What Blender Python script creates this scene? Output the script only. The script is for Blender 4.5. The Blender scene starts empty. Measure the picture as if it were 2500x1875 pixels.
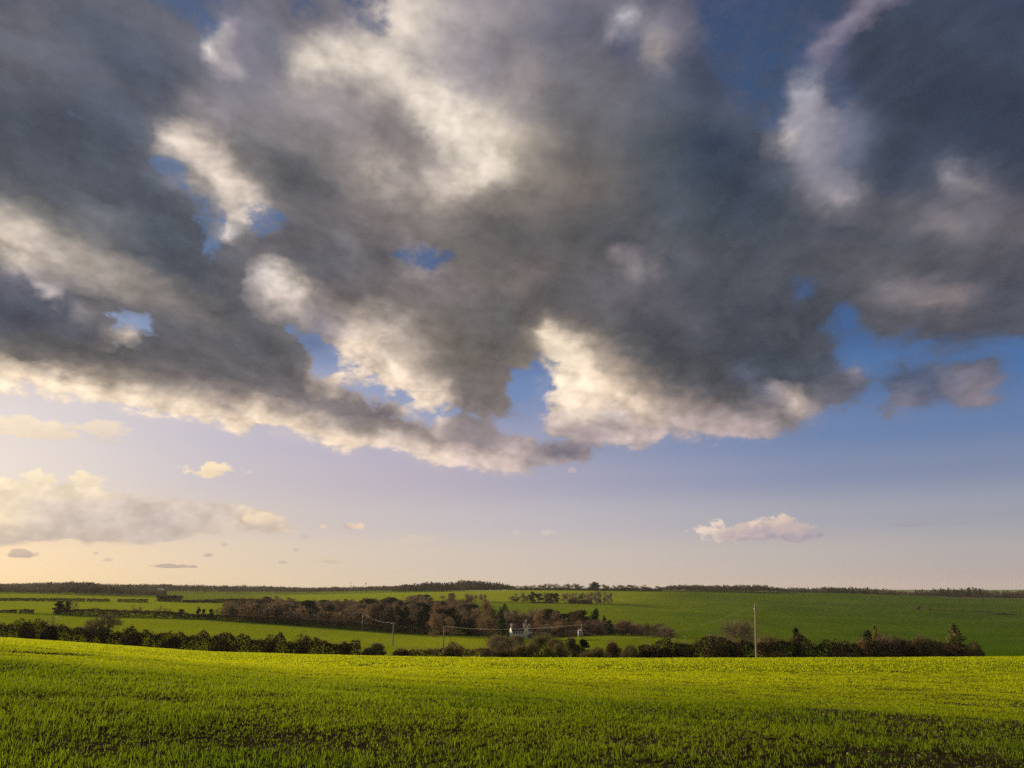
import bpy, bmesh, math, random
import numpy as np
from mathutils import Vector, Matrix

random.seed(7)
rng = np.random.default_rng(7)
S = bpy.context.scene
COL = S.collection
R = math.radians

# ------------------------------------------------------------------ camera
W0, H0 = 2500.0, 1875.0
F = 1877.0                      # focal length in photo pixels (26 mm phone lens)
EYE = 1.6                       # eye height above the field
HORIZON = 1437.0
PITCH = math.atan((HORIZON - H0 / 2) / F)
CP, SP = math.cos(PITCH), math.sin(PITCH)

def ray(x, y):
    """photo pixel -> (tan azimuth, slope) seen from the eye"""
    X = (x - W0 / 2) / F
    Y = -(y - H0 / 2) / F
    dy = CP - Y * SP
    dz = SP + Y * CP
    return X / dy, dz / dy

def direction(x, y):
    X = (x - W0 / 2) / F
    Y = -(y - H0 / 2) / F
    v = Vector((X, CP - Y * SP, SP + Y * CP))
    return v.normalized()

def px_of(ta, sl):
    """inverse of ray()"""
    k = ta * 0 + 1.0
    depth = CP + sl * SP
    return W0 / 2 + F * ta / depth, H0 / 2 - F * (sl * CP - SP) / depth

cam_d = bpy.data.cameras.new('camera')
cam = bpy.data.objects.new('camera', cam_d)
COL.objects.link(cam)
cam.location = (0, 0, EYE)
cam.rotation_euler = (math.pi / 2 + PITCH, 0, 0)
cam_d.sensor_fit = 'HORIZONTAL'
cam_d.sensor_width = 36.0
cam_d.lens = 36.0 * F / W0
cam_d.clip_start = 0.1
cam_d.clip_end = 60000
S.camera = cam
S.render.resolution_x, S.render.resolution_y = 1024, 768
S.view_settings.view_transform = 'Standard'
S.view_settings.look = 'None'
EXPO = 0.5
S.view_settings.exposure = EXPO
S.view_settings.gamma = 1.0
S.render.engine = 'CYCLES'
S.cycles.max_bounces = 5
S.cycles.diffuse_bounces = 2
S.cycles.transmission_bounces = 3
S.cycles.transparent_max_bounces = 6
S.cycles.volume_bounces = 0
S.cycles.use_denoising = False
S.cycles.denoiser = 'OPENIMAGEDENOISE'
S.cycles.denoising_prefilter = 'ACCURATE'
S.cycles.denoising_input_passes = 'RGB_ALBEDO_NORMAL'
S.cycles.sample_clamp_indirect = 3.0

SUN_AZ = R(-50)      # measured from the view axis, negative = left
SUN_EL = R(12)

def hexc(h):
    h = h.lstrip('#')
    c = [int(h[i:i + 2], 16) / 255 for i in (0, 2, 4)]
    return np.array([v / 12.92 if v <= .04045 else ((v + .055) / 1.055) ** 2.4 for v in c])
# ------------------------------------------------------------------ the sky
# A layer of broken cloud described by soft strokes and outlines on a small grid of sky directions,
# broken up with noise that is laid out on a flat cloud layer overhead.
GW, GH, CELL = 300, 151, 10.0       # working raster: photo pixels -250..2750 by -60..1450
gx = np.linspace(-250, 2740, GW); gy = np.linspace(-60, 1440, GH)
GX, GY = np.meshgrid(gx, gy)

def sm(a, b, t):
    t = np.clip((t - a) / (b - a), 0, 1)
    return t * t * (3 - 2 * t)

def lerp_rows(table):
    """table: {y: [(x, hex), ...]} -> raster of linear colours"""
    ys = sorted(table)
    rows = []
    for y in ys:
        xs = [p[0] for p in table[y]]
        cs = np.array([hexc(p[1]) for p in table[y]])
        rows.append(np.stack([np.interp(gx, xs, cs[:, k]) for k in range(3)], -1))
    rows = np.array(rows)
    out = np.zeros((GH, GW, 3))
    for j, y in enumerate(gy):
        k = np.searchsorted(ys, y)
        if k == 0: out[j] = rows[0]
        elif k == len(ys): out[j] = rows[-1]
        else:
            t = (y - ys[k - 1]) / (ys[k] - ys[k - 1])
            out[j] = rows[k - 1] * (1 - t) + rows[k] * t
    return out

CLEAR = {
    0:    [(0, '#455a80'), (500, '#425a86'), (900, '#2f4a72'), (1750, '#384a6e'), (2500, '#33425f')],
    300:  [(0, '#4f6894'), (500, '#4a658f'), (1200, '#40598a'), (1850, '#35527a'), (2500, '#334a70')],
    620:  [(0, '#7088b0'), (500, '#56729e'), (980, '#33568a'), (1900, '#38558a'), (2500, '#365484')],
    850:  [(0, '#a9acc2'), (300, '#7c94bc'), (820, '#5f7bae'), (1300, '#5371a4'), (2100, '#3b6096'), (2500, '#416496')],
    960:  [(0, '#cfc4cc'), (600, '#b4b2c8'), (1000, '#7d93be'), (1400, '#6b85b4'), (2000, '#5577aa'), (2500, '#4a70a6')],
    1080: [(0, '#dbd2d2'), (600, '#c0b9c8'), (1000, '#b3adc2'), (1500, '#8a95b6'), (2000, '#6d83ae'), (2500, '#637da8')],
    1170: [(0, '#e0d5cf'), (600, '#c5bcc6'), (1000, '#bcb1be'), (1500, '#a0a0b8'), (2000, '#858fae'), (2500, '#7c89a8')],
    1270: [(0, '#e4d3c2'), (600, '#d0c3c0'), (1250, '#c2bac0'), (1900, '#aaa8b4'), (2500, '#9a9dac')],
    1360: [(0, '#edd4b2'), (600, '#deccb8'), (1250, '#d0c2b8'), (1900, '#c0b6b2'), (2500, '#b0a9aa')],
    1430: [(0, '#f4d7aa'), (600, '#e4ceb0'), (1250, '#d5c4b3'), (1900, '#c8b7ac'), (2500, '#b9a9a4')],
}
clear = lerp_rows(CLEAR)
DECK = {
    0:    [(0, '#535a66'), (600, '#6a6c78'), (1250, '#8f8a92'), (1700, '#4d5670'), (2500, '#37425a')],
    500:  [(0, '#555a62'), (600, '#5e6068'), (1250, '#77706e'), (1700, '#464e59'), (2500, '#4a4f5c')],
    900:  [(0, '#5c5c60'), (600, '#5f5d60'), (1250, '#66625f'), (1700, '#4a4d55'), (2500, '#4f5464')],
    1150: [(0, '#c8b8ae'), (1250, '#a89c9e'), (2500, '#8a8690')],
}
colr = lerp_rows(DECK)
STROKES = [  # x, y, rx, ry, turn, colour, strength
 (400,450,55,26,25,'#737b8c',.85),(362,430,16,10,0,'#9298a8',.8),(434,452,12,9,0,'#a2a6b4',.8),(240,470,40,20,10,'#5a6068',.5),(285,345,26,18,0,'#4d5a7c',.5),(560,290,90,60,30,'#86828a',.6),(690,215,90,70,20,'#85828a',.65),(700,85,60,30,20,'#8a8490',.6),
 (60,30,60,40,20,'#72707a',.6),(100,180,260,80,15,'#64646c',.6),(200,340,320,110,20,'#49505e',.8),(320,190,220,120,30,'#465062',.7),
 (330,620,330,110,38,'#4b515b',.85),(420,560,150,120,40,'#4a525e',.7),
 (40,590,150,75,25,'#d2c6b8',.95),(150,640,160,55,20,'#c0b5aa',.9),(250,690,130,42,25,'#a59c95',.85),(330,735,100,38,25,'#8f8883',.7),
 (260,540,90,32,15,'#7e8288',.65),(40,690,150,30,10,'#9c98a8',.7),(45,670,50,9,10,'#d6cac6',.9),
 (120,785,320,85,14,'#4a505f',.95),(400,850,320,80,12,'#56575f',.9),(620,900,260,85,20,'#5a595d',.9),(600,800,220,95,20,'#585a62',.8),
 (230,880,320,48,11,'#5c5a58',.9),(430,940,130,26,14,'#7a7476',.7),(205,772,14,9,0,'#b8aeb0',.9),(258,792,10,26,-35,'#d6c8bc',1),(300,822,22,13,10,'#dccebf',1),(115,715,22,11,0,'#d2c6c4',.9),
 (550,965,130,28,20,'#948a8a',.7),(430,925,50,18,0,'#8a8082',.6),(720,940,120,40,20,'#625f62',.9),(820,1000,150,40,24,'#6a676c',.9),
 (0,895,150,22,12,'#e0cfba',.8),
 (930,1020,170,42,22,'#706b70',.9),(1070,1065,120,28,18,'#857c80',.8),(1170,1060,80,40,10,'#857c84',.8),
 (800,915,48,36,20,'#e6d3bf',1),(855,945,44,20,25,'#bcaea8',.8),(780,985,80,24,10,'#8c8488',.6),
 (1010,1015,26,15,10,'#b6aaac',.9),(1080,1035,24,15,0,'#dac9c0',.95),(1370,1106,80,20,4,'#6c6a7a',1),(1265,1098,60,26,10,'#b8a8a8',.8),
 (700,380,170,110,40,'#62636b',.9),(730,440,140,95,38,'#5f6167',.9),(860,545,170,48,25,'#6a676a',.9),
 (620,110,130,100,0,'#827f8e',.85),(680,120,34,95,-32,'#666b79',.9),(720,160,50,60,0,'#6d6d74',.7),(520,105,28,30,20,'#dcd5d0',1),(550,62,22,16,0,'#b6b0ba',.9),(555,150,38,26,35,'#b4acae',.8),
 (500,255,70,50,20,'#98929a',.8),(530,215,70,30,20,'#7c7a82',.6),(520,400,150,75,45,'#a9a19e',.75),(600,330,60,40,40,'#7e7c80',.6),
 (1000,50,100,90,0,'#d8cdc1',.95),(880,135,130,48,10,'#dcd2c6',.9),(790,130,60,45,20,'#c4bab6',.8),(830,75,60,30,0,'#aaa2ac',.7),
 (1060,230,80,70,30,'#d6cbc0',.9),(1040,260,40,60,0,'#dcd2c6',.7),(1130,300,80,100,30,'#dfd5c7',.95),(1200,350,70,80,10,'#e6dcca',1),(1235,300,80,140,15,'#d8cdbe',.9),(1250,380,60,60,0,'#e2d6c2',.95),
 (1150,110,130,110,0,'#b0a9ab',.75),(1205,150,90,70,10,'#9b949b',.75),(955,265,95,48,42,'#8d8686',.95),(995,300,62,38,30,'#767476',.95),(1010,330,55,30,10,'#8b8383',.7),(915,220,70,38,20,'#a69d9c',.8),(820,240,130,60,20,'#9f9797',.7),(740,250,80,40,20,'#979193',.6),
 (960,400,160,60,25,'#a89e9a',.75),(930,430,75,48,42,'#bcb2aa',.75),(1010,470,60,60,0,'#a29896',.7),(1100,470,80,55,0,'#d4c8bc',.95),(1170,430,60,60,0,'#ddd1c2',.9),(1190,505,90,30,5,'#b5a9a0',.8),
 (1040,545,170,38,10,'#7a7474',.75),(1250,565,220,65,10,'#6b6765',.85),(995,575,18,15,0,'#aea6a8',.9),
 (1330,150,170,130,0,'#74747f',.9),(1410,60,110,60,0,'#686a7c',.8),(1535,38,42,32,0,'#b8b6c0',1),(1500,68,22,16,30,'#aca8b0',.9),(1530,118,50,42,0,'#545a72',.95),(1605,95,48,70,8,'#98929a',.9),(1602,118,26,38,0,'#a49d9a',.9),(1655,50,50,90,0,'#7e7c8c',.6),
 (1360,255,130,80,0,'#85807e',.6),(1285,215,60,100,0,'#a59c9d',.75),(1320,335,85,40,0,'#b8ac9f',.85),(1260,390,70,40,0,'#d6cab8',.9),
 (1560,350,270,150,20,'#495059',.9),(1660,500,320,150,0,'#464e59',.9),(1440,330,80,90,0,'#68666a',.65),(1400,420,160,80,10,'#6c6866',.75),(1340,490,150,55,0,'#7e7672',.75),(1750,375,100,80,10,'#374459',.85),(1820,470,100,100,0,'#3c4656',.8),
 (1300,650,220,120,22,'#555558',.9),(1420,760,160,80,20,'#59575a',.9),(1270,700,60,90,38,'#8b8280',.6),(1230,640,40,60,0,'#6a6666',.5),
 (1520,628,28,24,0,'#918b92',1),(1546,664,34,34,40,'#b0a8ac',1),(1608,672,20,40,-25,'#a39ba0',.95),(1560,725,110,45,0,'#7b757b',.85),(1600,780,90,40,0,'#6c686e',.6),
 (1710,750,260,140,0,'#494d57',.9),(1800,850,220,95,0,'#454a54',.9),(1860,905,160,55,5,'#424a56',.95),(1700,900,130,55,20,'#4a4c51',.8),
 (1160,850,140,120,30,'#65615e',.95),(1230,780,90,80,0,'#5a5a5c',.85),(1190,950,95,60,20,'#6d6767',.85),(1100,760,120,60,20,'#6a6766',.8),
 (910,820,80,55,30,'#e2d2c2',1),(970,885,90,60,30,'#d8c8b6',.95),(1035,930,66,42,20,'#b8a99e',.8),(950,785,100,48,20,'#b6aaa2',.75),(1010,840,70,60,30,'#a89c92',.6),
 (670,700,52,50,30,'#e0d4c8',1),(640,690,34,44,0,'#c8bec0',.8),(705,745,66,42,30,'#c4b8b0',.75),(790,775,80,30,20,'#9a908e',.6),(800,800,60,28,20,'#8c8a9c',.7),
 (1032,645,44,20,10,'#dcd0cc',1),(1000,670,20,34,0,'#cabebc',.9),(1065,690,110,48,15,'#8e878a',.85),(880,680,160,58,20,'#686466',.9),(800,640,160,48,5,'#61616a',.9),
 (1430,930,125,85,20,'#eddbc4',1),(1395,970,85,55,0,'#eddcc8',1),(1530,965,110,52,20,'#dfcbb5',.95),(1590,995,90,40,10,'#d2bfae',.9),(1660,1010,90,32,10,'#a69a94',.8),(1380,880,50,40,20,'#e6d6c0',.95),
 (1525,1085,34,20,0,'#dccac2',1),(1590,1082,26,18,0,'#dfcdc3',1),(1440,1062,76,24,15,'#b9a9ac',.9),(1500,1010,34,26,0,'#bcb3ba',.6),(1330,1020,50,40,20,'#d0bfbc',.9),
 (1830,955,100,35,0,'#44474d',.85),(1942,980,30,27,0,'#e4d2c2',1),(1905,968,34,16,20,'#bcb2b6',1),(1972,1012,40,26,0,'#a89c9c',.8),(2082,910,27,22,0,'#a8a0a8',1),(2105,945,56,24,0,'#7c7a86',.8),(1812,918,28,20,0,'#707890',.9),(1860,950,20,20,0,'#5f6a84',.6),
 (2260,200,370,260,0,'#3b4455',.95),(2410,300,180,140,0,'#343d4f',.9),(2000,135,66,62,-30,'#5e6280',.85),(2100,40,26,18,-30,'#aaa0ac',.95),(2015,95,40,28,-40,'#7e7a90',.9),
 (1955,235,38,55,0,'#acacb8',1),(1932,335,50,52,0,'#b2aeb6',1),(1913,347,24,20,20,'#c6bebc',1),(1988,325,74,85,0,'#9b99a7',.9),(2035,460,80,50,30,'#9e9aa4',.95),(2000,400,75,62,20,'#908e9c',.85),(2045,488,44,22,0,'#a59fa4',.9),(2095,350,60,80,0,'#566078',.7),
 (2200,400,160,90,0,'#414959',.7),(2340,420,38,20,20,'#928e98',1),(2378,456,48,22,20,'#989298',1),(2322,545,66,36,10,'#8c8688',.95),(2405,520,120,80,20,'#706d77',.85),(2200,520,66,42,0,'#68686f',.75),(2470,560,60,40,0,'#77727a',.6),
 (2200,640,320,48,0,'#525459',.9),(2260,725,170,42,5,'#827c82',1),(2330,735,80,26,0,'#8a8082',.7),(2300,795,220,42,0,'#53545c',.9),(2450,765,90,60,0,'#484d59',.9),(2000,700,120,80,0,'#4c5059',.8),
 (2300,930,240,90,0,'#556078',1),(2230,920,90,30,0,'#4c5873',.9),(2390,965,76,40,0,'#8c8590',1),(2360,915,42,18,0,'#7e7b8a',.9),(2425,884,28,12,10,'#a098a4',1),(2215,985,46,26,0,'#908b99',.9),
 # long soft gradations running down to the right
 (300,650,190,38,32,'#aaa39c',.6),(400,720,150,34,30,'#8c8682',.55),(480,760,120,40,28,'#716e6e',.5),(150,120,260,36,30,'#63646c',.5),(330,300,300,30,42,'#596070',.45),
 (600,420,150,40,48,'#86817f',.55),(660,300,120,40,40,'#8d8789',.5),(760,330,90,36,40,'#928c8c',.45),(820,420,120,30,45,'#8f8886',.5),(890,480,110,28,42,'#938b88',.5),(700,520,150,22,35,'#75737a',.45),(620,560,110,20,30,'#6f7078',.4),
 (720,705,90,40,38,'#b5aaa4',.6),(780,730,90,36,35,'#938a88',.55),(700,690,50,26,38,'#e2d7cb',.8),(660,670,26,18,20,'#d8d0cc',.7),
 (560,570,30,22,20,'#e6dfd8',1),(570,590,30,18,20,'#b0aaae',.7),(610,540,40,18,30,'#8e8c98',.5),(640,560,60,20,20,'#8c8890',.5),(850,590,70,20,40,'#84828a',.5),
 (1080,560,170,30,30,'#85807c',.45),(1120,640,140,34,30,'#7c7674',.5),(1000,720,150,34,30,'#736e6e',.5),(1080,830,120,30,38,'#7b746e',.45),(1130,930,100,26,30,'#7c7674',.45),
 (530,880,180,26,22,'#67656a',.5),(640,960,150,22,24,'#7a7476',.5),(300,900,160,24,12,'#6f6a68',.45),(700,860,90,30,40,'#5d5c60',.5),(760,900,40,40,0,'#66656c',.5),
 (1480,250,130,60,30,'#6e6d76',.45),(1330,420,120,40,30,'#8a817b',.5),(1450,500,160,40,25,'#6a6664',.45),(1560,560,160,36,20,'#565a60',.5),(1700,620,180,36,20,'#55575f',.5),(1480,690,60,60,30,'#66626a',.4),(1640,760,120,36,25,'#605e66',.45),
 (1420,840,120,30,32,'#8e837a',.55),(1520,900,120,30,30,'#a0938a',.5),(1620,960,120,26,25,'#8d837e',.5),(1740,1010,110,24,14,'#8a807e',.6),(1850,1025,90,22,8,'#8c8282',.6),
 (2080,620,140,40,20,'#54555e',.5),(2160,540,120,34,20,'#5a5a64',.45),(2420,640,120,34,10,'#5c5b63',.5),(2060,320,60,60,0,'#7c7e90',.5),(1880,430,40,40,0,'#525a6c',.6),(1990,520,50,30,30,'#6c6b76',.5),
]
def dist_line(pts):
    d = np.full((GH, GW), 1e9)
    for (x0, y0), (x1, y1) in zip(pts[:-1], pts[1:]):
        vx, vy = x1 - x0, y1 - y0
        t = np.clip(((GX - x0) * vx + (GY - y0) * vy) / (vx * vx + vy * vy), 0, 1)
        d = np.minimum(d, np.hypot(GX - x0 - t * vx, GY - y0 - t * vy))
    return d
LINES = [  # points, half width, colour, strength
 ([(-150,880),(0,925),(200,962),(340,990),(480,1012),(590,1058)],60,'#d0bfae',.75),
 ([(-150,890),(0,932),(200,968),(340,998),(480,1018),(590,1062)],34,'#f6e3c8',1),
 ([(610,1018),(700,1040),(780,1066),(870,1090)],60,'#b4a69e',.7),
 ([(610,1022),(700,1044),(780,1070),(870,1096)],36,'#f0ddc4',1),
 ([(920,1085),(1000,1105),(1090,1130)],40,'#dccabc',.95),
 ([(1140,1120),(1250,1148)],32,'#d3c1b9',.95),
 ([(440,340),(500,388),(560,450),(605,505)],46,'#dccfc3',1),
 ([(760,150),(860,120),(960,180),(1050,250),(1110,330),(1190,400)],50,'#dcd2c5',.8),
 ([(845,850),(900,905),(980,955),(1050,985)],46,'#e8d6c2',.95),
 ([(1335,832),(1400,872)],32,'#e8d8c2',1),
 ([(1560,1052),(1700,1058),(1860,1048)],34,'#bbabaa',.9),
 ([(2160,-20),(2090,35),(2020,90),(1985,130)],24,'#8b859b',.9),
]
for x, y, rx, ry, a, c, o in STROKES:
    ca, sa = math.cos(R(a)), math.sin(R(a))
    u = ((GX - x) * ca + (GY - y) * sa) / rx
    v = (-(GX - x) * sa + (GY - y) * ca) / ry
    m = o * np.exp(-1.1 * (u * u + v * v) ** 1.3)
    colr = colr * (1 - m[..., None]) + hexc(c) * m[..., None]
for pts, w, c, o in LINES:
    m = o * np.exp(-1.1 * (dist_line(pts) / w) ** 2.6)
    colr = colr * (1 - m[..., None]) + hexc(c) * m[..., None]

L_ = colr @ np.array([.2126, .7152, .0722])
colr = colr * (1 + .10 * sm(.22, .60, L_) + .10 * sm(.16, .08, L_))[..., None] * np.array([1.03, 1.0, .985])

def poly(pts):
    """soft signed coverage of an outline: 0.5 on it"""
    ins = np.zeros((GH, GW), bool)
    n = len(pts)
    for i in range(n):
        x0, y0 = pts[i]; x1, y1 = pts[(i + 1) % n]
        if y0 == y1: continue
        c = ((y0 > GY) != (y1 > GY)) & (GX < (x1 - x0) * (GY - y0) / (y1 - y0) + x0)
        ins ^= c
    d = dist_line(list(pts) + [pts[0]])
    return np.where(ins, d, -d)

deck_out = [(-400,-300),(2900,-300),(2900,850),(2500,838),(2400,842),(2300,857),(2240,845),(2215,822),(2150,826),(2110,802),(2085,765),(2050,745),(2035,800),(2060,850),(2030,872),(2055,905),
 (2080,888),(2110,910),(2140,930),(2135,955),(2080,985),(2010,1005),(1960,1050),(1875,1066),(1800,1070),(1750,1082),(1680,1076),(1625,1072),(1615,1098),(1575,1100),(1560,1110),(1490,1102),(1450,1130),(1380,1134),
 (1300,1150),(1250,1162),(1200,1150),(1130,1132),(1080,1146),(1030,1130),(960,1102),(920,1097),(860,1108),(770,1082),(700,1055),(640,1040),(610,1052),(592,1076),(560,1062),(480,1034),(390,1018),(250,992),(130,964),(0,950),(-400,880)]
cov = poly(deck_out) / 30.0
HOLES = [
 ([(1225,930),(1285,905),(1365,905),(1342,950),(1335,985),(1295,998),(1338,1010),(1300,1030),(1365,1078),(1480,1105),(1500,1120),(1440,1090),(1330,1085),(1285,1066),(1215,1058),(1180,1022),(1150,1015),(1245,1020),(1285,1030),(1262,985)],1.0),
 ([(720,795),(800,840),(828,860),(838,882),(870,915),(905,937),(950,957),(1000,985),(1060,1000),(1115,1010),(1120,1026),(1080,1032),(1035,1025),(985,1000),(930,975),(890,952),(865,950),(838,925),(818,893),(792,898),(772,916),(758,880),(738,830)],1.0),
 ([(232,770),(255,764),(330,772),(372,795),(384,810),(372,816),(332,822),(312,808),(284,806),(268,788),(250,778)],.85),
 ([(378,398),(418,392),(462,446),(520,505),(545,520),(548,560),(538,590),(543,630),(528,622),(512,550),(488,500),(452,470),(446,444),(408,420)],1.0),
 ([(618,512),(660,522),(695,540),(670,552),(640,572),(612,560)],.9),
 ([(300,-60),(610,-60),(572,30),(540,58),(512,95),(482,92),(458,60),(400,15)],.6),
 ([(715,-60),(765,-60),(758,22),(728,22)],.9),
 ([(835,-60),(955,-60),(938,40),(926,66),(908,62),(900,30),(884,20),(870,35),(850,20)],1),
 ([(935,612),(970,602),(1012,608),(1085,630),(1062,642),(1006,636),(986,652),(965,628)],.8),
 ([(1690,-60),(2080,-60),(2025,48),(1990,80),(1960,120),(1952,152),(1985,188),(2030,198),(2085,215),(2052,250),(2040,270),(2012,230),(1990,202),(1928,195),(1905,270),(1885,330),(1850,300),(1790,230),(1740,170),(1705,100)],.62),
 ([(1930,690),(1955,680),(1985,705),(1965,730),(1940,725)],.7),
]
for pts, k in HOLES:
    h = poly(pts) / 30.0
    cov = np.minimum(cov, np.where(h > -1.2, -h * k + (1 - k) * np.minimum(cov, 1), 9))
ADD = [([(2135,905),(2190,868),(2240,888),(2290,878),(2380,873),(2432,870),(2455,890),(2466,935),(2452,972),(2400,1004),(2335,1004),(2305,982),(2230,994),(2145,1018),(2150,1002),(2188,980),(2150,960)],26),
 ([(-300,1150),(20,1175),(90,1160),(130,1185),(190,1156),(225,1160),(245,1195),(330,1202),(420,1212),(520,1222),(600,1240),(660,1252),(745,1278),(720,1292),(660,1300),(560,1306),(470,1312),(430,1326),(250,1326),(100,1330),(-300,1340)],18)]
for pts, w in ADD:
    cov = np.maximum(cov, poly(pts) / w)
cov = np.clip(cov * .5 + .5, 0, 1)
# the low bank on the left has its own colours
bank = sm(1110, 1150, GY) * (GX < 800)
bc = lerp_rows({1150: [(0, '#fdeacc'), (230, '#fbe9cb'), (700, '#ead4b8')], 1205: [(0, '#f7e3c4'), (150, '#ecd9c0'), (240, '#f2dec2'), (300, '#dccabb'), (700, '#e8d2b8')],
                1225: [(0, '#f8e4c4'), (130, '#d8c7ba'), (250, '#dccabc'), (330, '#d2c3b8'), (520, '#d6c6ba'), (700, '#e9d4ba')],
                1265: [(0, '#fae5c2'), (110, '#dccabb'), (200, '#d6c7bb'), (400, '#d0c0b6'), (540, '#d2c3b8'), (640, '#ead3b8'), (720, '#dcc8b4')],
                1300: [(0, '#dcc8b4'), (130, '#d2c2b4'), (270, '#d0bfb2'), (400, '#cbbcb2'), (500, '#d4c2b2'), (600, '#d4c3b5'), (700, '#d5c3b2')],
                1330: [(0, '#d2bfae'), (400, '#cdbdb0'), (700, '#d8c6b4')]})
colr = colr * (1 - bank[..., None]) + bc * bank[..., None]

# resample onto azimuth / elevation
NSEG, NST = 3, 32
NC = NSEG * (NST - 1) + 1
AZ0, AZ1 = R(-47), R(47)
az = np.linspace(AZ0, AZ1, NC)
def el_of(y): return math.asin(direction(1250, y).z)
rows_y = list(np.arange(-40, 1120, 32)) + list(np.arange(1120, 1345, 14)) + [1360, 1400, 1440]
els = np.array([el_of(y) for y in rows_y])          # falling
def bil(ras, x, y):
    fx = np.clip((x - gx[0]) / (gx[1] - gx[0]), 0, GW - 1.001); fy = np.clip((y - gy[0]) / (gy[1] - gy[0]), 0, GH - 1.001)
    i, j = fx.astype(int), fy.astype(int); u, v = fx - i, fy - j
    if ras.ndim == 3: u, v = u[..., None], v[..., None]
    return ras[j, i] * (1 - u) * (1 - v) + ras[j, i + 1] * u * (1 - v) + ras[j + 1, i] * (1 - u) * v + ras[j + 1, i + 1] * u * v

wd = bpy.data.worlds.new('World'); S.world = wd
wd.use_nodes = True
WT = NT = wd.node_tree; NT.nodes.clear()
def group(name, ins, outs):
    """start a small node group; the builders below then write into it"""
    global NT
    g = bpy.data.node_groups.new(name, 'ShaderNodeTree')
    for k, t in ins: g.interface.new_socket(k, in_out='INPUT', socket_type=t)
    for k, t in outs: g.interface.new_socket(k, in_out='OUTPUT', socket_type=t)
    NT = g
    return g, nd('NodeGroupInput').outputs
def group_end(*outs):
    global NT
    o = nd('NodeGroupOutput')
    for s_, v in zip(o.inputs, outs): put(s_, v)
    NT = WT
def use(g, *vals):
    n = nd('ShaderNodeGroup'); n.node_tree = g
    for s_, v in zip(n.inputs, vals): put(s_, v)
    return n.outputs
FL, CO = 'NodeSocketFloat', 'NodeSocketColor'
def nd(t, **kw):
    n = NT.nodes.new(t)
    for k, v in kw.items(): setattr(n, k, v)
    return n
def put(sock, v):
    if isinstance(v, bpy.types.NodeSocket): NT.links.new(v, sock)
    elif v is not None: sock.default_value = v
def M(op, a, b=None, c=None, clamp=False):
    n = nd('ShaderNodeMath', operation=op, use_clamp=clamp)
    put(n.inputs[0], a); put(n.inputs[1], b)
    if c is not None: put(n.inputs[2], c)
    return n.outputs[0]
def VM(op, a, b=None, scale=None):
    n = nd('ShaderNodeVectorMath', operation=op)
    put(n.inputs[0], a); put(n.inputs[1], b)
    if scale is not None: put(n.inputs['Scale'], scale)
    return n.outputs['Value'] if op in ('LENGTH', 'DOT_PRODUCT') else n.outputs[0]
def SS(v, a, b, lo=0.0, hi=1.0, kind='SMOOTHSTEP'):
    n = nd('ShaderNodeMapRange', interpolation_type=kind, clamp=True)
    put(n.inputs[0], v); put(n.inputs[1], a); put(n.inputs[2], b); put(n.inputs[3], lo); put(n.inputs[4], hi)
    return n.outputs[0]
def MIXC(f, a, b, blend='MIX'):
    n = nd('ShaderNodeMix', data_type='RGBA', blend_type=blend, clamp_factor=True)
    put(n.inputs[0], f); put(n.inputs[6], a); put(n.inputs[7], b)
    return n.outputs[2]
def MIXF(f, a, b):
    n = nd('ShaderNodeMix', data_type='FLOAT', clamp_factor=True)
    put(n.inputs[0], f); put(n.inputs[2], a); put(n.inputs[3], b)
    return n.outputs[0]
def NOISE(vec, scale, detail=6, rough=.55, lac=2.0, dist=0.0, out=0):
    n = nd('ShaderNodeTexNoise', noise_dimensions='3D', normalize=True)
    put(n.inputs['Vector'], vec); put(n.inputs['Scale'], scale); put(n.inputs['Detail'], detail)
    put(n.inputs['Roughness'], rough); put(n.inputs['Lacunarity'], lac); put(n.inputs['Distortion'], dist)
    return n.outputs[out]
def col4(c): return (float(c[0]), float(c[1]), float(c[2]), 1.0)

tc = nd('ShaderNodeTexCoord')
dirv = VM('NORMALIZE', tc.outputs['Generated'])
sx = nd('ShaderNodeSeparateXYZ'); put(sx.inputs[0], dirv)
dx, dy, dz = sx.outputs
az_n = M('ARCTAN2', dx, dy)
el_n = M('ARCSINE', dz)
# cloud layer overhead: features shrink towards the horizon
inv = M('DIVIDE', 1.0, M('ADD', M('MAXIMUM', dz, 0.0), 0.16))
cp = nd('ShaderNodeCombineXYZ')
put(cp.inputs[0], M('MULTIPLY', dx, inv)); put(cp.inputs[1], M('MULTIPLY', dy, inv)); put(cp.inputs[2], M('MULTIPLY', dz, 0.8))
plane = cp.outputs[0]
streak = VM('MULTIPLY', plane, (1.0, .68, 1.0))        # the layer is drawn out along the view
sph = VM('MULTIPLY', dirv, (1.0, 1.0, 1.5))

# noise fields (vectors, centred on 0)
nv = NOISE(streak, 2.8, 3, .5, out=1)
nv2 = NOISE(sph, 26.0, 5, .56, out=1)
w1 = VM('SUBTRACT', nv, (.5, .5, .5))
w2 = VM('SUBTRACT', nv2, (.5, .5, .5))
ampl = SS(el_n, R(1), R(14), .18, 1.0, 'LINEAR')
fine = NOISE(sph, 34.0, 7, .62, dist=.25)
mid = NOISE(streak, 5.5, 6, .6, dist=.3)
s1 = nd('ShaderNodeSeparateXYZ'); put(s1.inputs[0], w1)
s2 = nd('ShaderNodeSeparateXYZ'); put(s2.inputs[0], w2)
def wob(base, a, b, ka, kb):
    return M('ADD', base, M('MULTIPLY', ampl, M('ADD', M('MULTIPLY', a, ka), M('MULTIPLY', b, kb))))
azw = wob(az_n, s1.outputs[0], s2.outputs[0], .030, .042)
elw = wob(el_n, s1.outputs[1], s2.outputs[1], .026, .040)

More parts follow.
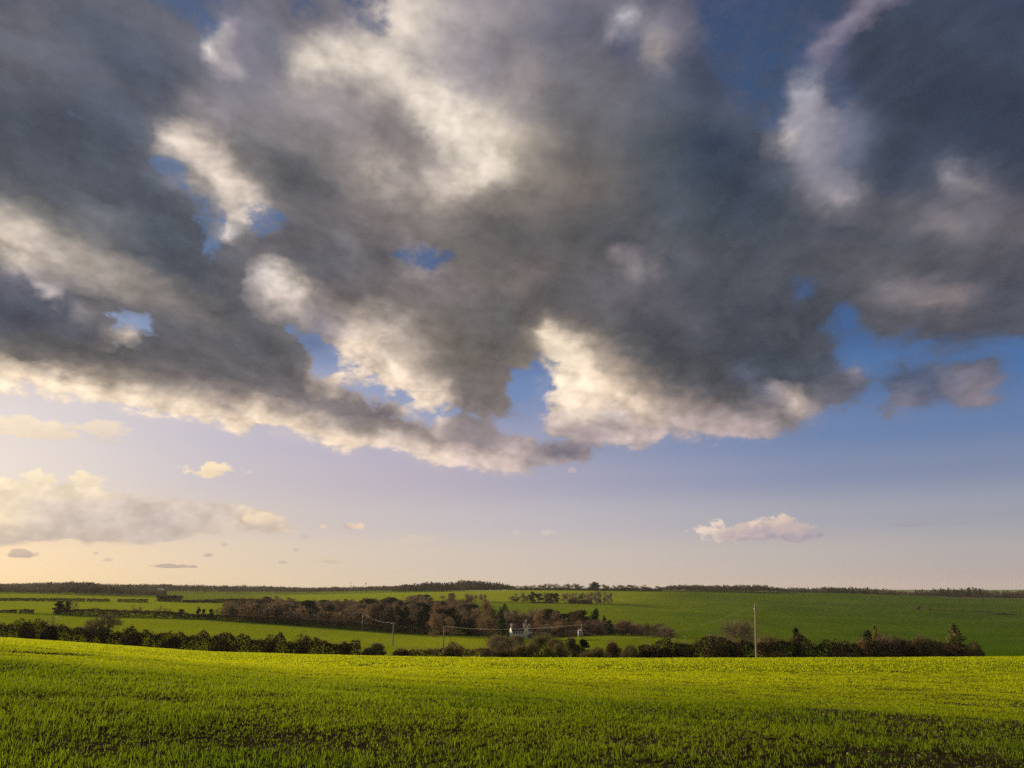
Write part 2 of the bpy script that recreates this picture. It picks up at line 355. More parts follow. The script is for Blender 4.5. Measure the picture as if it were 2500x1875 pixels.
# clear sky: the physical sky, graded towards the colours of a winter evening
sky = nd('ShaderNodeTexSky', sky_type='NISHITA')
sky.sun_disc = False; sky.sun_elevation = SUN_EL; sky.sun_rotation = SUN_AZ
sky.altitude = 100; sky.air_density = 1.0; sky.dust_density = 2.0; sky.ozone_density = 1.4
nish = sky.outputs[0]
azt = SS(az_n, AZ0, AZ1, 0, 1, 'LINEAR')
acc = None
clr_y = sorted(CLEAR)
prev = None
for y in clr_y:
    n = nd('ShaderNodeValToRGB'); put(n.inputs[0], azt)
    er = n.color_ramp; er.interpolation = 'LINEAR'
    pts = []
    for a in np.linspace(AZ0, AZ1, 12):
        e = el_of(y)
        X = math.tan(a) * (math.cos(e)) ; px = 1250 + F * X * 1.0
        d = Vector((math.sin(a) * math.cos(e), math.cos(a) * math.cos(e), math.sin(e)))
        dep = d.y * CP + d.z * SP
        px = 1250 + F * d.x / dep
        k = min(max(px, gx[0]), gx[-1])
        pts.append(((a - AZ0) / (AZ1 - AZ0), bil(clear, np.array(k), np.array(float(y)))))
    while len(er.elements) < len(pts): er.elements.new(.5)
    for e_, (p, c) in zip(er.elements, pts):
        e_.position = p; e_.color = col4(c)
    if acc is None: acc = n.outputs[0]
    else: acc = MIXC(SS(el_n, el_of(prev), el_of(y), 0, 1, 'SMOOTHSTEP'), acc, n.outputs[0])
    prev = y
front = M('MULTIPLY', SS(M('ABSOLUTE', az_n), R(42), R(75), 1, 0), SS(el_n, R(48), R(70), 1, 0))
clear_c = MIXC(M('MULTIPLY', front, .93), VM('SCALE', nish, scale=.1), acc)

# cloud layer: rows of colour and cover
azs = SS(azw, AZ0, AZ1, 0, NSEG, 'LINEAR')
segt = [M('SUBTRACT', azs, float(k), clamp=True) for k in range(NSEG)]
segs = [M('GREATER_THAN', azs, float(k)) for k in range(1, NSEG)]
accc = acca = None
for j, y in enumerate(rows_y):
    e = els[j]
    d = np.stack([np.sin(az) * math.cos(e), np.cos(az) * math.cos(e), np.full(NC, math.sin(e))], -1)
    dep = d[:, 1] * CP + d[:, 2] * SP
    px = 1250 + F * d[:, 0] / dep
    py = H0 / 2 - F * (d[:, 2] * CP - d[:, 1] * SP) / dep
    cc = bil(colr, px, py); aa = bil(cov, px, py)
    g, gi = group('cloud row', [('s%d' % k, FL) for k in range(NSEG)] + [('g%d' % k, FL) for k in range(1, NSEG)] + [('t', FL), ('colour', CO), ('cover', FL)], [('colour', CO), ('cover', FL)])
    c_out = a_out = None
    for k in range(NSEG):
        n = nd('ShaderNodeValToRGB')
        er = n.color_ramp; er.interpolation = 'LINEAR'
        while len(er.elements) < NST: er.elements.new(.5)
        for q in range(NST):
            i = k * (NST - 1) + q
            er.elements[q].position = q / (NST - 1)
            er.elements[q].color = (cc[i, 0], cc[i, 1], cc[i, 2], aa[i])
        put(n.inputs[0], gi[k])
        if k == 0: c_out, a_out = n.outputs[0], n.outputs[1]
        else:
            c_out = MIXC(gi[NSEG - 1 + k], c_out, n.outputs[0]); a_out = MIXF(gi[NSEG - 1 + k], a_out, n.outputs[1])
    T_ = 2 * NSEG - 1
    group_end(MIXC(gi[T_], gi[T_ + 1], c_out), MIXF(gi[T_], gi[T_ + 2], a_out))
    t = 1.0 if j == 0 else SS(elw, float(els[j - 1]), float(e), 0, 1, 'LINEAR')
    # a hair of the row before in the lookup keeps the rows evaluated one after the other
    sg = segt if acca is None else [M('MULTIPLY_ADD', acca, 1e-7, q) for q in segt]
    accc, acca = use(g, *sg, *segs, t, accc if accc is not None else (0, 0, 0, 1), acca if acca is not None else 0.0)

# beyond the photographed part of the sky the layer goes on as broken grey cloud
gen_a = SS(NOISE(plane, 1.1, 5, .55), .40, .56)
gen_c = MIXC(SS(mid, .35, .65), col4(hexc('#4c5260')), col4(hexc('#b0a69f')))
acca = MIXF(front, gen_a, acca)
accc = MIXC(front, gen_c, accc)

# billows: rounded heads from cell noise, ragged further by fine noise; the side turned to the low sun on the left is lit
SUND = (math.sin(R(-60)), math.cos(R(-60)), -.25)
def VOR(vec, scale, detail, rough=.5):
    n = nd('ShaderNodeTexVoronoi', voronoi_dimensions='3D', feature='F1', distance='EUCLIDEAN', normalize=True)
    put(n.inputs['Vector'], vec); put(n.inputs['Scale'], scale); put(n.inputs['Detail'], detail); put(n.inputs['Roughness'], rough); put(n.inputs['Lacunarity'], 2.1)
    return M('SUBTRACT', .27, n.outputs['Distance'])
wv = VM('ADD', sph, VM('SCALE', w2, scale=.030))
puff0 = VOR(wv, 19.0, 2.0, .55)
puff1 = VOR(VM('ADD', wv, tuple(.013 * q for q in SUND)), 19.0, 2.0, .55)
fine_c = M('SUBTRACT', fine, .5); mid_c = M('SUBTRACT', mid, .5)
mid_l = NOISE(VM('ADD', streak, tuple(.050 * q for q in SUND)), 5.5, 5, .58, dist=.3)
low_off = SS(el_n, R(6), R(15))
pslope = M('SUBTRACT', puff0, puff1)
soft = SS(M('SUBTRACT', el_n, M('MULTIPLY', az_n, -.35)), R(12), R(36))      # the cloud edges turn softer up and to the right
edge = M('ADD', M('MULTIPLY', fine_c, .85), M('ADD', M('MULTIPLY', mid_c, .7), M('MULTIPLY', puff0, 1.1)))
dens = M('ADD', acca, M('MULTIPLY', edge, M('SUBTRACT', 1.0, M('MULTIPLY', soft, .5))))
alpha = SS(dens, M('SUBTRACT', .36, M('MULTIPLY', soft, .20)), M('ADD', .74, M('MULTIPLY', soft, .22)))
veil = M('MULTIPLY', SS(M('ADD', acca, M('MULTIPLY', M('ADD', mid_c, fine_c), .6)), .0, .7, 0, .6), M('ADD', .25, M('MULTIPLY', soft, .75)))
wisp = M('MULTIPLY', SS(M('ADD', M('MULTIPLY', fine_c, 1.3), M('MULTIPLY', mid_c, 1.6)), -.30, .24, .14, .85), SS(el_n, R(15), R(20)))     # shreds of cloud across the gaps
alpha = M('MAXIMUM', alpha, M('MAXIMUM', veil, wisp))
lum = nd('ShaderNodeRGBToBW'); put(lum.inputs[0], accc)
lit = SS(lum.outputs[0], .10, .50)
crisp = M('MULTIPLY', SS(el_n, R(3), R(13), .45, 1.0, 'LINEAR'), M('MULTIPLY', SS(lit, 0, 1, .38, 1.0, 'LINEAR'), M('SUBTRACT', 1.0, M('MULTIPLY', soft, .45))))
relief = M('ADD', M('ADD', M('MULTIPLY', fine_c, SS(lit, 0, 1, .07, .30, 'LINEAR')), M('MULTIPLY', M('MULTIPLY', mid_c, SS(lit, 0, 1, .95, .34, 'LINEAR')), low_off)),
           M('ADD', M('MULTIPLY', M('MULTIPLY', M('SUBTRACT', mid, mid_l), .45), low_off), M('MULTIPLY', crisp, M('ADD', M('MULTIPLY', pslope, 1.45), M('MULTIPLY', puff0, .65)))))
cloud_c = VM('SCALE', accc, scale=M('ADD', 1.0, relief))
sky_c = MIXC(alpha, clear_c, cloud_c)

# small separate clouds low over the horizon: x, y, half width, half height, lit colour, shaded colour, strength, lean of the light
PUFFS = [
 (90,1050,140,42,'#f9e6cc','#ecd6be',.95,.3),(255,1052,75,28,'#f4dfc6','#e6d3c2',.8,.3),(255,1075,70,18,'#e2d3c6','#dccdc4',.5,.3),
 (525,1153,92,26,'#fae4c2','#ead2b4',1,.3),(858,1286,36,15,'#ecd2b8','#c4b0ac',1,-.6),(790,1287,14,8,'#e6d0b8','#dcc8b4',.7,.3),
 (690,1060,44,12,'#cfc2c6','#c6bac2',.5,.3),(1000,1320,100,16,'#dccab8','#d6c6bc',.45,.3),(1325,1302,34,14,'#dcccbe','#ccc0bc',.6,.3),(1262,1300,14,8,'#d8cabe','#ccc0bc',.5,.3),
 (1768,1302,80,36,'#e8d4c2','#b6a8ac',1,.45),(1850,1300,130,36,'#cdbbb4','#a79da8',1,.25),(1885,1278,62,28,'#e0cabb','#b8a9aa',1,.3),(1945,1305,68,30,'#c4b2b0','#a49aa6',1,.2),
 (2250,1280,80,13,'#a59fa8','#9c98a6',.75,.2),(2345,1276,45,11,'#ada0a4','#9f98a4',.7,.2),(60,1354,46,16,'#cdb9a8','#b9a59c',.85,.1),(440,1383,66,8,'#c4afa2','#b6a29a',.9,.1),
 (820,1371,40,12,'#e4caae','#ccb4a8',.85,-.3),(770,1370,20,8,'#decab2','#d4c0b0',.5,0),(262,1368,24,8,'#ccb8a8','#c4b0a4',.5,0),(236,1352,10,7,'#c8b6ac','#c2b0a8',.5,0),
 (548,1332,16,9,'#c4b4b0','#baaaa8',.6,0),(510,1356,14,8,'#c0b0ac','#b6a6a4',.7,0),(722,1344,14,8,'#c4b4b0','#bcacaa',.6,0),(690,1374,12,6,'#c8b6aa','#c0aea6',.6,0),(745,1312,20,10,'#ccbebc','#c6b8b6',.5,0),
 (1650,1382,30,8,'#cbbcb4','#c4b6b2',.5,0),(1400,1150,14,12,'#c8b6b4','#b8acb4',.7,.3),(1110,1380,24,8,'#d6c4b4','#d0c0b4',.5,0),(90,1165,60,26,'#fdeccd','#f3dfc2',1,.4),(205,1170,52,34,'#fdebcb','#efdcc0',1,.4),(645,1268,60,20,'#f2dcbe','#dcc8b6',.9,.3),
]
pn = NOISE(sph, 60.0, 6, .62, dist=.2)
pnc = M('SUBTRACT', pn, .5)
pn2 = NOISE(sph, 20.0, 4, .5)
pcell = VOR(VM('ADD', sph, VM('SCALE', w2, scale=.018)), 42.0, 1.0, .5)
pw = M('ADD', M('ADD', M('MULTIPLY', pnc, 2.6), M('MULTIPLY', pcell, 1.9)), M('MULTIPLY', M('SUBTRACT', pn2, .5), 1.8))
pg, gi = group('small cloud', [(k, FL) for k in ('az', 'el', 'pw', 'pnc', 'a0', 'aw', 'e0', 'eh', 'strength', 'lean', 'rag')] + [('shade', CO), ('lit', CO), ('sky', CO)], [('sky', CO), ('chain', FL)])
u = M('DIVIDE', M('SUBTRACT', gi['az'], gi['a0']), gi['aw'])
v = M('DIVIDE', M('SUBTRACT', gi['el'], gi['e0']), gi['eh'])
vv = M('MAXIMUM', v, M('MULTIPLY', v, -1.55))        # flat base: distances below the middle count more
r2 = M('ADD', M('MULTIPLY', u, u), M('MULTIPLY', vv, vv))
a_ = M('MULTIPLY', SS(M('ADD', M('SUBTRACT', .95, r2), M('MULTIPLY', gi['pw'], gi['rag'])), .0, .55), gi['strength'])
sh = SS(M('ADD', M('ADD', M('MULTIPLY', v, .8), M('MULTIPLY', u, M('MULTIPLY', gi['lean'], -1.6))), M('MULTIPLY', gi['pnc'], 2.2)), -.75, .7)
group_end(MIXC(a_, gi['sky'], MIXC(sh, gi['shade'], gi['lit'])), a_)
chain = None
for x, y, hw, hh, cl, cs, st, lean in PUFFS:
    d = direction(x, y); a0 = math.atan2(d.x, d.y); e0 = math.asin(d.z)
    d2 = direction(x + hw, y); aw = abs(math.atan2(d2.x, d2.y) - a0)
    eh = abs(math.asin(direction(x, y - hh).z) - e0)
    pf = use(pg, az_n if chain is None else M('MULTIPLY_ADD', chain, 1e-8, az_n), el_n, pw, pnc, a0, aw, e0, eh, st, lean, min(1.0, 95.0 / hw), col4(hexc(cs)), col4(hexc(cl)), sky_c)
    sky_c, chain = pf[0], pf[1]
below = SS(el_n, R(-6), R(-1), 0, 1)
sky_c = MIXC(below, col4(hexc('#5a5a3c')), sky_c)
bg = nd('ShaderNodeBackground')
put(bg.inputs[0], VM('SCALE', sky_c, scale=10.0 * 2 ** -EXPO)); bg.inputs[1].default_value = .1
ow = nd('ShaderNodeOutputWorld')
NT.links.new(bg.outputs[0], ow.inputs[0])
wd.cycles.sampling_method = 'MANUAL'; wd.cycles.sample_map_resolution = 512
# ------------------------------------------------------------------ sun
sund = bpy.data.lights.new('sun', 'SUN')
sund.energy = 5.0; sund.angle = R(2.6); sund.color = (1.0, .82, .56)
sun = bpy.data.objects.new('sun', sund); COL.objects.link(sun)
SUNV = Vector((math.sin(SUN_AZ) * math.cos(SUN_EL), math.cos(SUN_AZ) * math.cos(SUN_EL), math.sin(SUN_EL)))
sun.rotation_euler = SUNV.to_track_quat('Z', 'Y').to_euler()
sun.location = (-40, 10, 40)

# ------------------------------------------------------------------ lie of the land
COLX = [-700, 0, 250, 500, 750, 1000, 1250, 1500, 1750, 2000, 2250, 2500, 3200]
CREST_D = [160, 150, 140, 130, 120, 112, 107, 105, 105, 105, 105, 105, 105]
CREST_Y = [1530, 1560, 1577, 1595, 1602, 1607, 1609, 1610, 1610, 1609, 1608, 1607, 1605]
ROWS = [  # distance, picture height of the ground under each column
 (220, [1510, 1533, 1552, 1575, 1592, 1602, 1606, 1603, 1603, 1606, 1612, 1616, 1616]),
 (260, [1503, 1525, 1545, 1562, 1580, 1592, 1594, 1588, 1590, 1594, 1598, 1600, 1600]),
 (340, [1500, 1510, 1524, 1537, 1553, 1568, 1566, 1551, 1562, 1578, 1585, 1588, 1588]),
 (420, [1494, 1497, 1505, 1513, 1530, 1549, 1553, 1554, 1564, 1570, 1575, 1577, 1577]),
 (550, [1487, 1489, 1492, 1500, 1512, 1524, 1530, 1536, 1543, 1549, 1553, 1553, 1553]),
 (800, [1465, 1467, 1469, 1475, 1480, 1485, 1489, 1493, 1500, 1506, 1509, 1511, 1511]),
 (1000, [1447, 1448, 1455, 1465, 1468, 1466, 1468, 1472, 1477, 1483, 1488, 1492, 1492]),
 (1400, [1442, 1443, 1448, 1455, 1454, 1447, 1441, 1442, 1445, 1450, 1457, 1462, 1465]),
 (2000, [1438, 1438, 1440, 1444, 1446, 1442, 1443, 1447, 1450, 1454, 1460, 1466, 1468]),
 (3500, [1429, 1430, 1431, 1436, 1440, 1445, 1448, 1450, 1452, 1455, 1460, 1466, 1468]),
 (7000, [1440] * 13),
 (14000, [1441] * 13),
]
TA = np.linspace(-1.0, 1.0, 201)
def spread(ys, ds):
    t, s = zip(*[ray(x, y) for x, y in zip(COLX, ys)])
    xs = np.array(t)
    # smooth the joints between columns
    s_ = np.interp(TA, xs, s); d_ = np.interp(TA, xs, ds)
    k = np.array([1, 4, 8, 10, 8, 4, 1], float); k /= k.sum()
    pad = lambda a: np.convolve(np.pad(a, 3, mode='edge'), k, 'valid')
    return pad(s_), pad(d_)
cs_, cd_ = spread(CREST_Y, CREST_D)
crest_z = EYE + cs_ * cd_
ctrl_d = [np.full_like(TA, -60), np.zeros_like(TA), cd_ * .5, cd_, cd_ + 14]
ctrl_z = [np.full_like(TA, .7), np.zeros_like(TA), crest_z * .5 + .05, crest_z, crest_z - 2.6]
for D, ys in ROWS:
    s_, d_ = spread(ys, [D] * 13)
    ctrl_d.append(d_); ctrl_z.append(EYE + s_ * d_)
ctrl_d = np.array(ctrl_d); ctrl_z = np.array(ctrl_z)
def pchip(x, y, q):
    h = np.diff(x); m = np.diff(y) / h
    d = np.zeros_like(y)
    for i in range(1, len(x) - 1):
        if m[i - 1] * m[i] > 0:
            w1_, w2_ = 2 * h[i] + h[i - 1], h[i] + 2 * h[i - 1]
            d[i] = (w1_ + w2_) / (w1_ / m[i - 1] + w2_ / m[i])
    d[0], d[-1] = m[0], m[-1]
    k = np.clip(np.searchsorted(x, q) - 1, 0, len(x) - 2)
    t = (q - x[k]) / h[k]
    return (y[k] * (1 + 2 * t) * (1 - t) ** 2 + d[k] * h[k] * t * (1 - t) ** 2 + y[k + 1] * t * t * (3 - 2 * t) + d[k + 1] * h[k] * t * t * (t - 1))
LQ = np.linspace(0, 1, 700)
DQ = -60 + (np.exp(LQ * 5.0) - 1) / (math.exp(5.0) - 1) * 14060
PROF = np.array([pchip(ctrl_d[:, i], ctrl_z[:, i], DQ) for i in range(len(TA))])
def crest_of(ta): return np.interp(ta, TA, cd_)

def vnoise(x, y, seed=0):
    """smooth value noise, -1..1"""
    def h(i, j):
        n = (i * 374761393 + j * 668265263 + seed * 982451653) & 0x7fffffff
        n = ((n ^ (n >> 13)) * 1274126177) & 0x7fffffff
        return ((n ^ (n >> 16)) & 0xffff) / 32767.5 - 1
    x = np.asarray(x, float); y = np.asarray(y, float)
    i = np.floor(x).astype(np.int64); j = np.floor(y).astype(np.int64)
    u, v = x - i, y - j
    u = u * u * (3 - 2 * u); v = v * v * (3 - 2 * v)
    return (h(i, j) * (1 - u) + h(i + 1, j) * u) * (1 - v) + (h(i, j + 1) * (1 - u) + h(i + 1, j + 1) * u) * v
def fbm(x, y, oct=4, seed=0):
    return sum(vnoise(x * 2 ** o, y * 2 ** o, seed + o) * .5 ** o for o in range(oct)) / 1.6

def tramline(x, y):
    """the two wheel tracks of the drill on the left of the field: 0..1"""
    ux, uy = 8.5 / 38.9, 38 / 38.9
    d = (x + 16) * uy - (y - 24) * ux + .5 * np.sin(y * .11)      # to the right of the track line
    w = np.maximum(np.exp(-(d / .85) ** 2), np.exp(-((d + 4.0) / .8) ** 2))
    return w * sm(78, 50, y) * (.6 + .5 * vnoise(x / 1.1, y / 2.2, 3).clip(-.6, .8))

def height(x, y):
    x = np.asarray(x, float); y = np.asarray(y, float)
    ta = np.clip(x / np.maximum(y, 12.0), -.999, .999)
    d = np.clip(y, -59.9, 13999)
    fi = (ta + 1) / 2 * (len(TA) - 1); i = np.minimum(fi.astype(int), len(TA) - 2); u = fi - i
    q = np.log((d + 60) / 14060 * (math.exp(5.0) - 1) + 1) / 5.0
    fj = q * 699; j = np.minimum(fj.astype(int), 698); v = fj - j
    z = (PROF[i, j] * (1 - v) + PROF[i, j + 1] * v) * (1 - u) + (PROF[i + 1, j] * (1 - v) + PROF[i + 1, j + 1] * v) * u
    near = sm(130, 60, d)
    z = z + near * (-.045 * x * sm(80, 10, d) + .05 * fbm(x / 3.2, y / 3.2, 3, 3) + .10 * fbm(x / 14, y / 14, 2, 9)) - near * .10 * tramline(x, y)
    far = sm(170, 300, d) * sm(4000, 1500, d)
    z = z + far * (.35 * fbm(x / 70, y / 55, 3, 21) + 2.2 * sm(500, 800, d) * np.sin(y / 40 + x / 160 + 1.3 * vnoise(x / 200, y / 200, 5)) * sm(60, 300, x))
    return z
def hz(x, y): return float(height(np.array([x]), np.array([y]))[0])
def at(px, py, D):
    """point seen at a photo pixel, D metres away along the view"""
    t, s = ray(px, py)
    return Vector((t * D, D, EYE + s * D))
def ground_at(px, D, py=1540):
    t, s = ray(px, py)
    return Vector((t * D, D, hz(t * D, D)))

# ------------------------------------------------------------------ object helpers
def tag(o, label=None, cat=None, group=None, kind=None):
    if label: o['label'] = label
    if cat: o['category'] = cat
    if group: o['group'] = group
    if kind: o['kind'] = kind
    return o
def empty(name, loc, rz=0.0, sc=1.0):
    o = bpy.data.objects.new(name, None); COL.objects.link(o)
    o.empty_display_size = .5
    o.location = loc; o.rotation_euler = (0, 0, rz); o.scale = (sc, sc, sc) if not hasattr(sc, '__len__') else sc
    return o
def mesh_np(name, V, Fc, mats, mat_idx=None, smooth=False, attrs=None):
    """V (n,3); Fc list of arrays, each (m,k)"""
    me = bpy.data.meshes.new(name)
    V = np.ascontiguousarray(V, np.float32)
    me.vertices.add(len(V)); me.vertices.foreach_set('co', V.ravel())
    if not isinstance(Fc, (list, tuple)): Fc = [Fc]
    Fc = [np.asarray(f, np.int32) for f in Fc if len(f)]
    tot = np.concatenate([np.full(len(f), f.shape[1], np.int32) for f in Fc])
    loops = np.concatenate([f.ravel() for f in Fc])
    me.loops.add(len(loops)); me.loops.foreach_set('vertex_index', loops)
    me.polygons.add(len(tot))
    st = np.zeros(len(tot), np.int32); st[1:] = np.cumsum(tot)[:-1]
    me.polygons.foreach_set('loop_start', st)
    try: me.polygons.foreach_set('loop_total', tot)
    except Exception: pass
    for m in (mats if isinstance(mats, (list, tuple)) else [mats]): me.materials.append(m)
    if mat_idx is not None: me.polygons.foreach_set('material_index', np.asarray(mat_idx, np.int32))
    if smooth: me.polygons.foreach_set('use_smooth', np.ones(len(tot), bool))
    for k, a in (attrs or {}).items():
        at_ = me.attributes.new(k, 'FLOAT', 'POINT'); at_.data.foreach_set('value', np.asarray(a, np.float32))
    me.update(calc_edges=True); me.validate()
    return me
def obj(name, me, parent=None, loc=None):
    o = bpy.data.objects.new(name, me); COL.objects.link(o)
    if parent is not None: o.parent = parent
    if loc is not None: o.location = loc
    return o
class MB:
    """collects bits of mesh"""
    def __init__(s): s.V = []; s.F = {}; s.n = 0
    def add(s, V, Fc):
        V = np.asarray(V, float); Fc = np.asarray(Fc, int)
        s.V.append(V); s.F.setdefault(Fc.shape[1], []).append(Fc + s.n); s.n += len(V)
    def tube(s, pts, rad, n=6, cap=True):
        pts = [Vector(p) for p in pts]
        if not hasattr(rad, '__len__'): rad = [rad] * len(pts)
        V = []; up = Vector((0, 0, 1)); pa = None
        for i, p in enumerate(pts):
            d = (pts[min(i + 1, len(pts) - 1)] - pts[max(i - 1, 0)]).normalized()
            a = pa if pa is not None else (d.orthogonal())
            a = (a - d * a.dot(d)); a = a.normalized() if a.length > 1e-6 else d.orthogonal().normalized()
            pa = a; b = d.cross(a)
            for k in range(n):
                t = 2 * math.pi * k / n
                V.append(p + (a * math.cos(t) + b * math.sin(t)) * rad[i])
        Fq = [(i * n + k, i * n + (k + 1) % n, (i + 1) * n + (k + 1) % n, (i + 1) * n + k) for i in range(len(pts) - 1) for k in range(n)]
        V = [tuple(v) for v in V]
        s.add(V, Fq)
        if cap:
            base = s.n - len(V); l = len(pts) - 1
            for off in (0, l * n):
                for k in range(1, n - 1):
                    s.F.setdefault(3, []).append(np.array([[base + off, base + off + k, base + off + k + 1]]))
    def box(s, c, size, rz=0.0):
        c = Vector(c); x, y, z = [v / 2 for v in size]
        V = []
        for dz_ in (-z, z):
            for dx_, dy_ in ((-x, -y), (x, -y), (x, y), (-x, y)):
                V.append((c.x + dx_ * math.cos(rz) - dy_ * math.sin(rz), c.y + dx_ * math.sin(rz) + dy_ * math.cos(rz), c.z + dz_))
        s.add(V, [(0, 3, 2, 1), (4, 5, 6, 7), (0, 1, 5, 4), (1, 2, 6, 5), (2, 3, 7, 6), (3, 0, 4, 7)])
    def build(s, name, mat, parent=None, smooth=False, loc=None):
        me = mesh_np(name, np.concatenate(s.V), [np.concatenate(f) for f in s.F.values()], mat, smooth=smooth)
        return obj(name, me, parent, loc)

# ------------------------------------------------------------------ materials
def material(name):
    global NT
    m = bpy.data.materials.new(name); m.use_nodes = True
    NT = m.node_tree; NT.nodes.clear()
    return m
def finish(sh, bump=None):
    o = nd('ShaderNodeOutputMaterial'); NT.links.new(sh, o.inputs[0])
def principled(color, rough=.8, spec=.2, normal=None, sheen=0.0, sheen_tint=None, metal=0.0):
    n = nd('ShaderNodeBsdfPrincipled')
    put(n.inputs['Base Color'], color); put(n.inputs['Roughness'], rough); put(n.inputs['Specular IOR Level'], spec); put(n.inputs['Metallic'], metal)
    if sheen: put(n.inputs['Sheen Weight'], sheen); put(n.inputs['Sheen Roughness'], .6)
    if sheen_tint is not None: put(n.inputs['Sheen Tint'], sheen_tint)
    if normal is not None: put(n.inputs['Normal'], normal)
    return n.outputs[0]
def ramp(fac, pts):
    n = nd('ShaderNodeValToRGB'); put(n.inputs[0], fac)
    er = n.color_ramp
    while len(er.elements) < len(pts): er.elements.new(.5)
    for e, (p, c) in zip(er.elements, pts):
        e.position = p; e.color = c if len(c) == 4 else (*c, 1)
    return n.outputs[0]
def mixsh(f, a, b):
    n = nd('ShaderNodeMixShader'); put(n.inputs[0], f); NT.links.new(a, n.inputs[1]); NT.links.new(b, n.inputs[2]); return n.outputs[0]
def bumpn(h, strength=.5, dist=.1):
    n = nd('ShaderNodeBump'); put(n.inputs['Height'], h); n.inputs['Strength'].default_value = strength; n.inputs['Distance'].default_value = dist
    return n.outputs[0]
def geo_pos(): return nd('ShaderNodeNewGeometry').outputs['Position']
def attr(name):
    n = nd('ShaderNodeAttribute'); n.attribute_name = name; return n.outputs['Fac']

def leaf_material(name, cols, transl=.3, rough=.6, spec=.15, scale=1.2, tcol=None):
    """cols: 3 colours from dark to bright leaf varieties, mixed clump by clump"""
    m = material(name)
    oi = nd('ShaderNodeObjectInfo')
    gp = nd('ShaderNodeNewGeometry')
    n1 = NOISE(gp.outputs['Position'], scale, 3, .6)
    f = M('ADD', M('MULTIPLY', gp.outputs['Random Per Island'], .45), M('ADD', M('MULTIPLY', n1, .75), M('MULTIPLY', oi.outputs['Random'], .25)))
    c = ramp(f, [(.25, cols[0]), (.62, cols[1]), (1.0, cols[2])])
    d = principled(c, rough, spec)
    t = nd('ShaderNodeBsdfTranslucent'); put(t.inputs[0], c if tcol is None else MIXC(.6, c, tcol))
    finish(mixsh(transl, d, t.outputs[0]))
    return m
def rgb(r, g, b): return (r, g, b, 1.0)

MAT = {}
# soil under the young crop
m = material('crop_soil')
p = geo_pos()
a1 = NOISE(p, .9, 6, .65); a2 = NOISE(p, 9.0, 5, .7)
soil = ramp(M('ADD', M('MULTIPLY', a1, .5), M('MULTIPLY', a2, .5)), [(.3, rgb(.012, .009, .006)), (.5, rgb(.030, .022, .014)), (.72, rgb(.075, .056, .036))])
green = ramp(a2, [(.3, rgb(.09, .14, .004)), (.7, rgb(.24, .29, .010))])
cv = attr('cover')
c = MIXC(SS(M('ADD', cv, M('MULTIPLY', M('SUBTRACT', a2, .5), 1.2)), .35, .8), soil, green)
finish(principled(c, 1.0, .0, bumpn(a2, .9, .08)))
MAT['soil'] = m
# fields across the valley
m = material('valley_turf')
p = geo_pos()
tone = attr('tone'); bare = attr('stubble')
b1 = NOISE(p, .012, 5, .6); b2 = NOISE(p, .16, 5, .65); b3 = NOISE(p, 1.7, 3, .7)
stripes = nd('ShaderNodeTexWave', wave_type='BANDS', bands_direction='DIAGONAL'); put(stripes.inputs['Vector'], p)
stripes.inputs['Scale'].default_value = .055; stripes.inputs['Distortion'].default_value = 2.5; stripes.inputs['Detail'].default_value = 2
tn = M('ADD', tone, M('ADD', M('MULTIPLY', M('SUBTRACT', b1, .5), .55), M('ADD', M('MULTIPLY', M('SUBTRACT', b2, .5), .35), M('MULTIPLY', M('SUBTRACT', stripes.outputs['Fac'], .5), .07))))
c = ramp(tn, [(0.0, rgb(.024, .068, .002)), (.35, rgb(.064, .118, .002)), (.65, rgb(.155, .205, .005)), (1.0, rgb(.265, .310, .010))])
c = MIXC(bare, c, ramp(b2, [(.3, rgb(.12, .085, .045)), (.7, rgb(.22, .16, .09))]))
finish(principled(c, 1.0, 0.0, bumpn(M('ADD', M('MULTIPLY', b3, .5), b2), 1.0, .9)))
MAT['turf'] = m
# crop blades
# the young crop: greener near, yellower at the crest, with the light falloff painted into the colour
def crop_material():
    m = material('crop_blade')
    gp = nd('ShaderNodeNewGeometry'); light_falloff = attr('light_falloff')
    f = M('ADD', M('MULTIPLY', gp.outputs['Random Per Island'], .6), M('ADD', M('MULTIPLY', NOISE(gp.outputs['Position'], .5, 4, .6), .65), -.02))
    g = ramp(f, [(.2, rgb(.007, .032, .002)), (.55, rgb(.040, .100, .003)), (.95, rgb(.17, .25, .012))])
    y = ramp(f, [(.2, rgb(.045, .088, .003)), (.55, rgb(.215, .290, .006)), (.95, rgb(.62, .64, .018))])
    c = MIXC(light_falloff, g, y)
    t = nd('ShaderNodeBsdfTranslucent'); put(t.inputs[0], MIXC(.6, c, MIXC(light_falloff, rgb(.26, .36, .006), rgb(.70, .74, .008))))
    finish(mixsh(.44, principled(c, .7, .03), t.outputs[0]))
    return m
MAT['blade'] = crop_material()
MAT['straw'] = leaf_material('straw', [rgb(.20, .15, .08), rgb(.32, .25, .15), rgb(.48, .40, .27)], .1, .7, .2, 2.0)
MAT['ivy'] = leaf_material('ivy_leaf', [rgb(.008, .013, .005), rgb(.020, .029, .009), rgb(.045, .055, .017)], .06, .9, .03, .9)
MAT['hedge'] = leaf_material('hedge_leaf', [rgb(.014, .012, .007), rgb(.034, .027, .014), rgb(.080, .056, .028)], .08, .9, .03, .7)
MAT['olive'] = leaf_material('olive_leaf', [rgb(0.046, 0.055, 0.019), rgb(0.128, 0.128, 0.041), rgb(0.255, 0.228, 0.082)], .25, .9, .03, .8)
MAT['brown'] = leaf_material('brown_twig', [rgb(0.088, 0.057, 0.035), rgb(0.211, 0.137, 0.079), rgb(0.420, 0.276, 0.155)], .12, .9, .03, .6)
MAT['rust'] = leaf_material('rust_twig', [rgb(.055, .036, .023), rgb(.120, .078, .050), rgb(.21, .140, .090)], .1, .9, .03, .12)
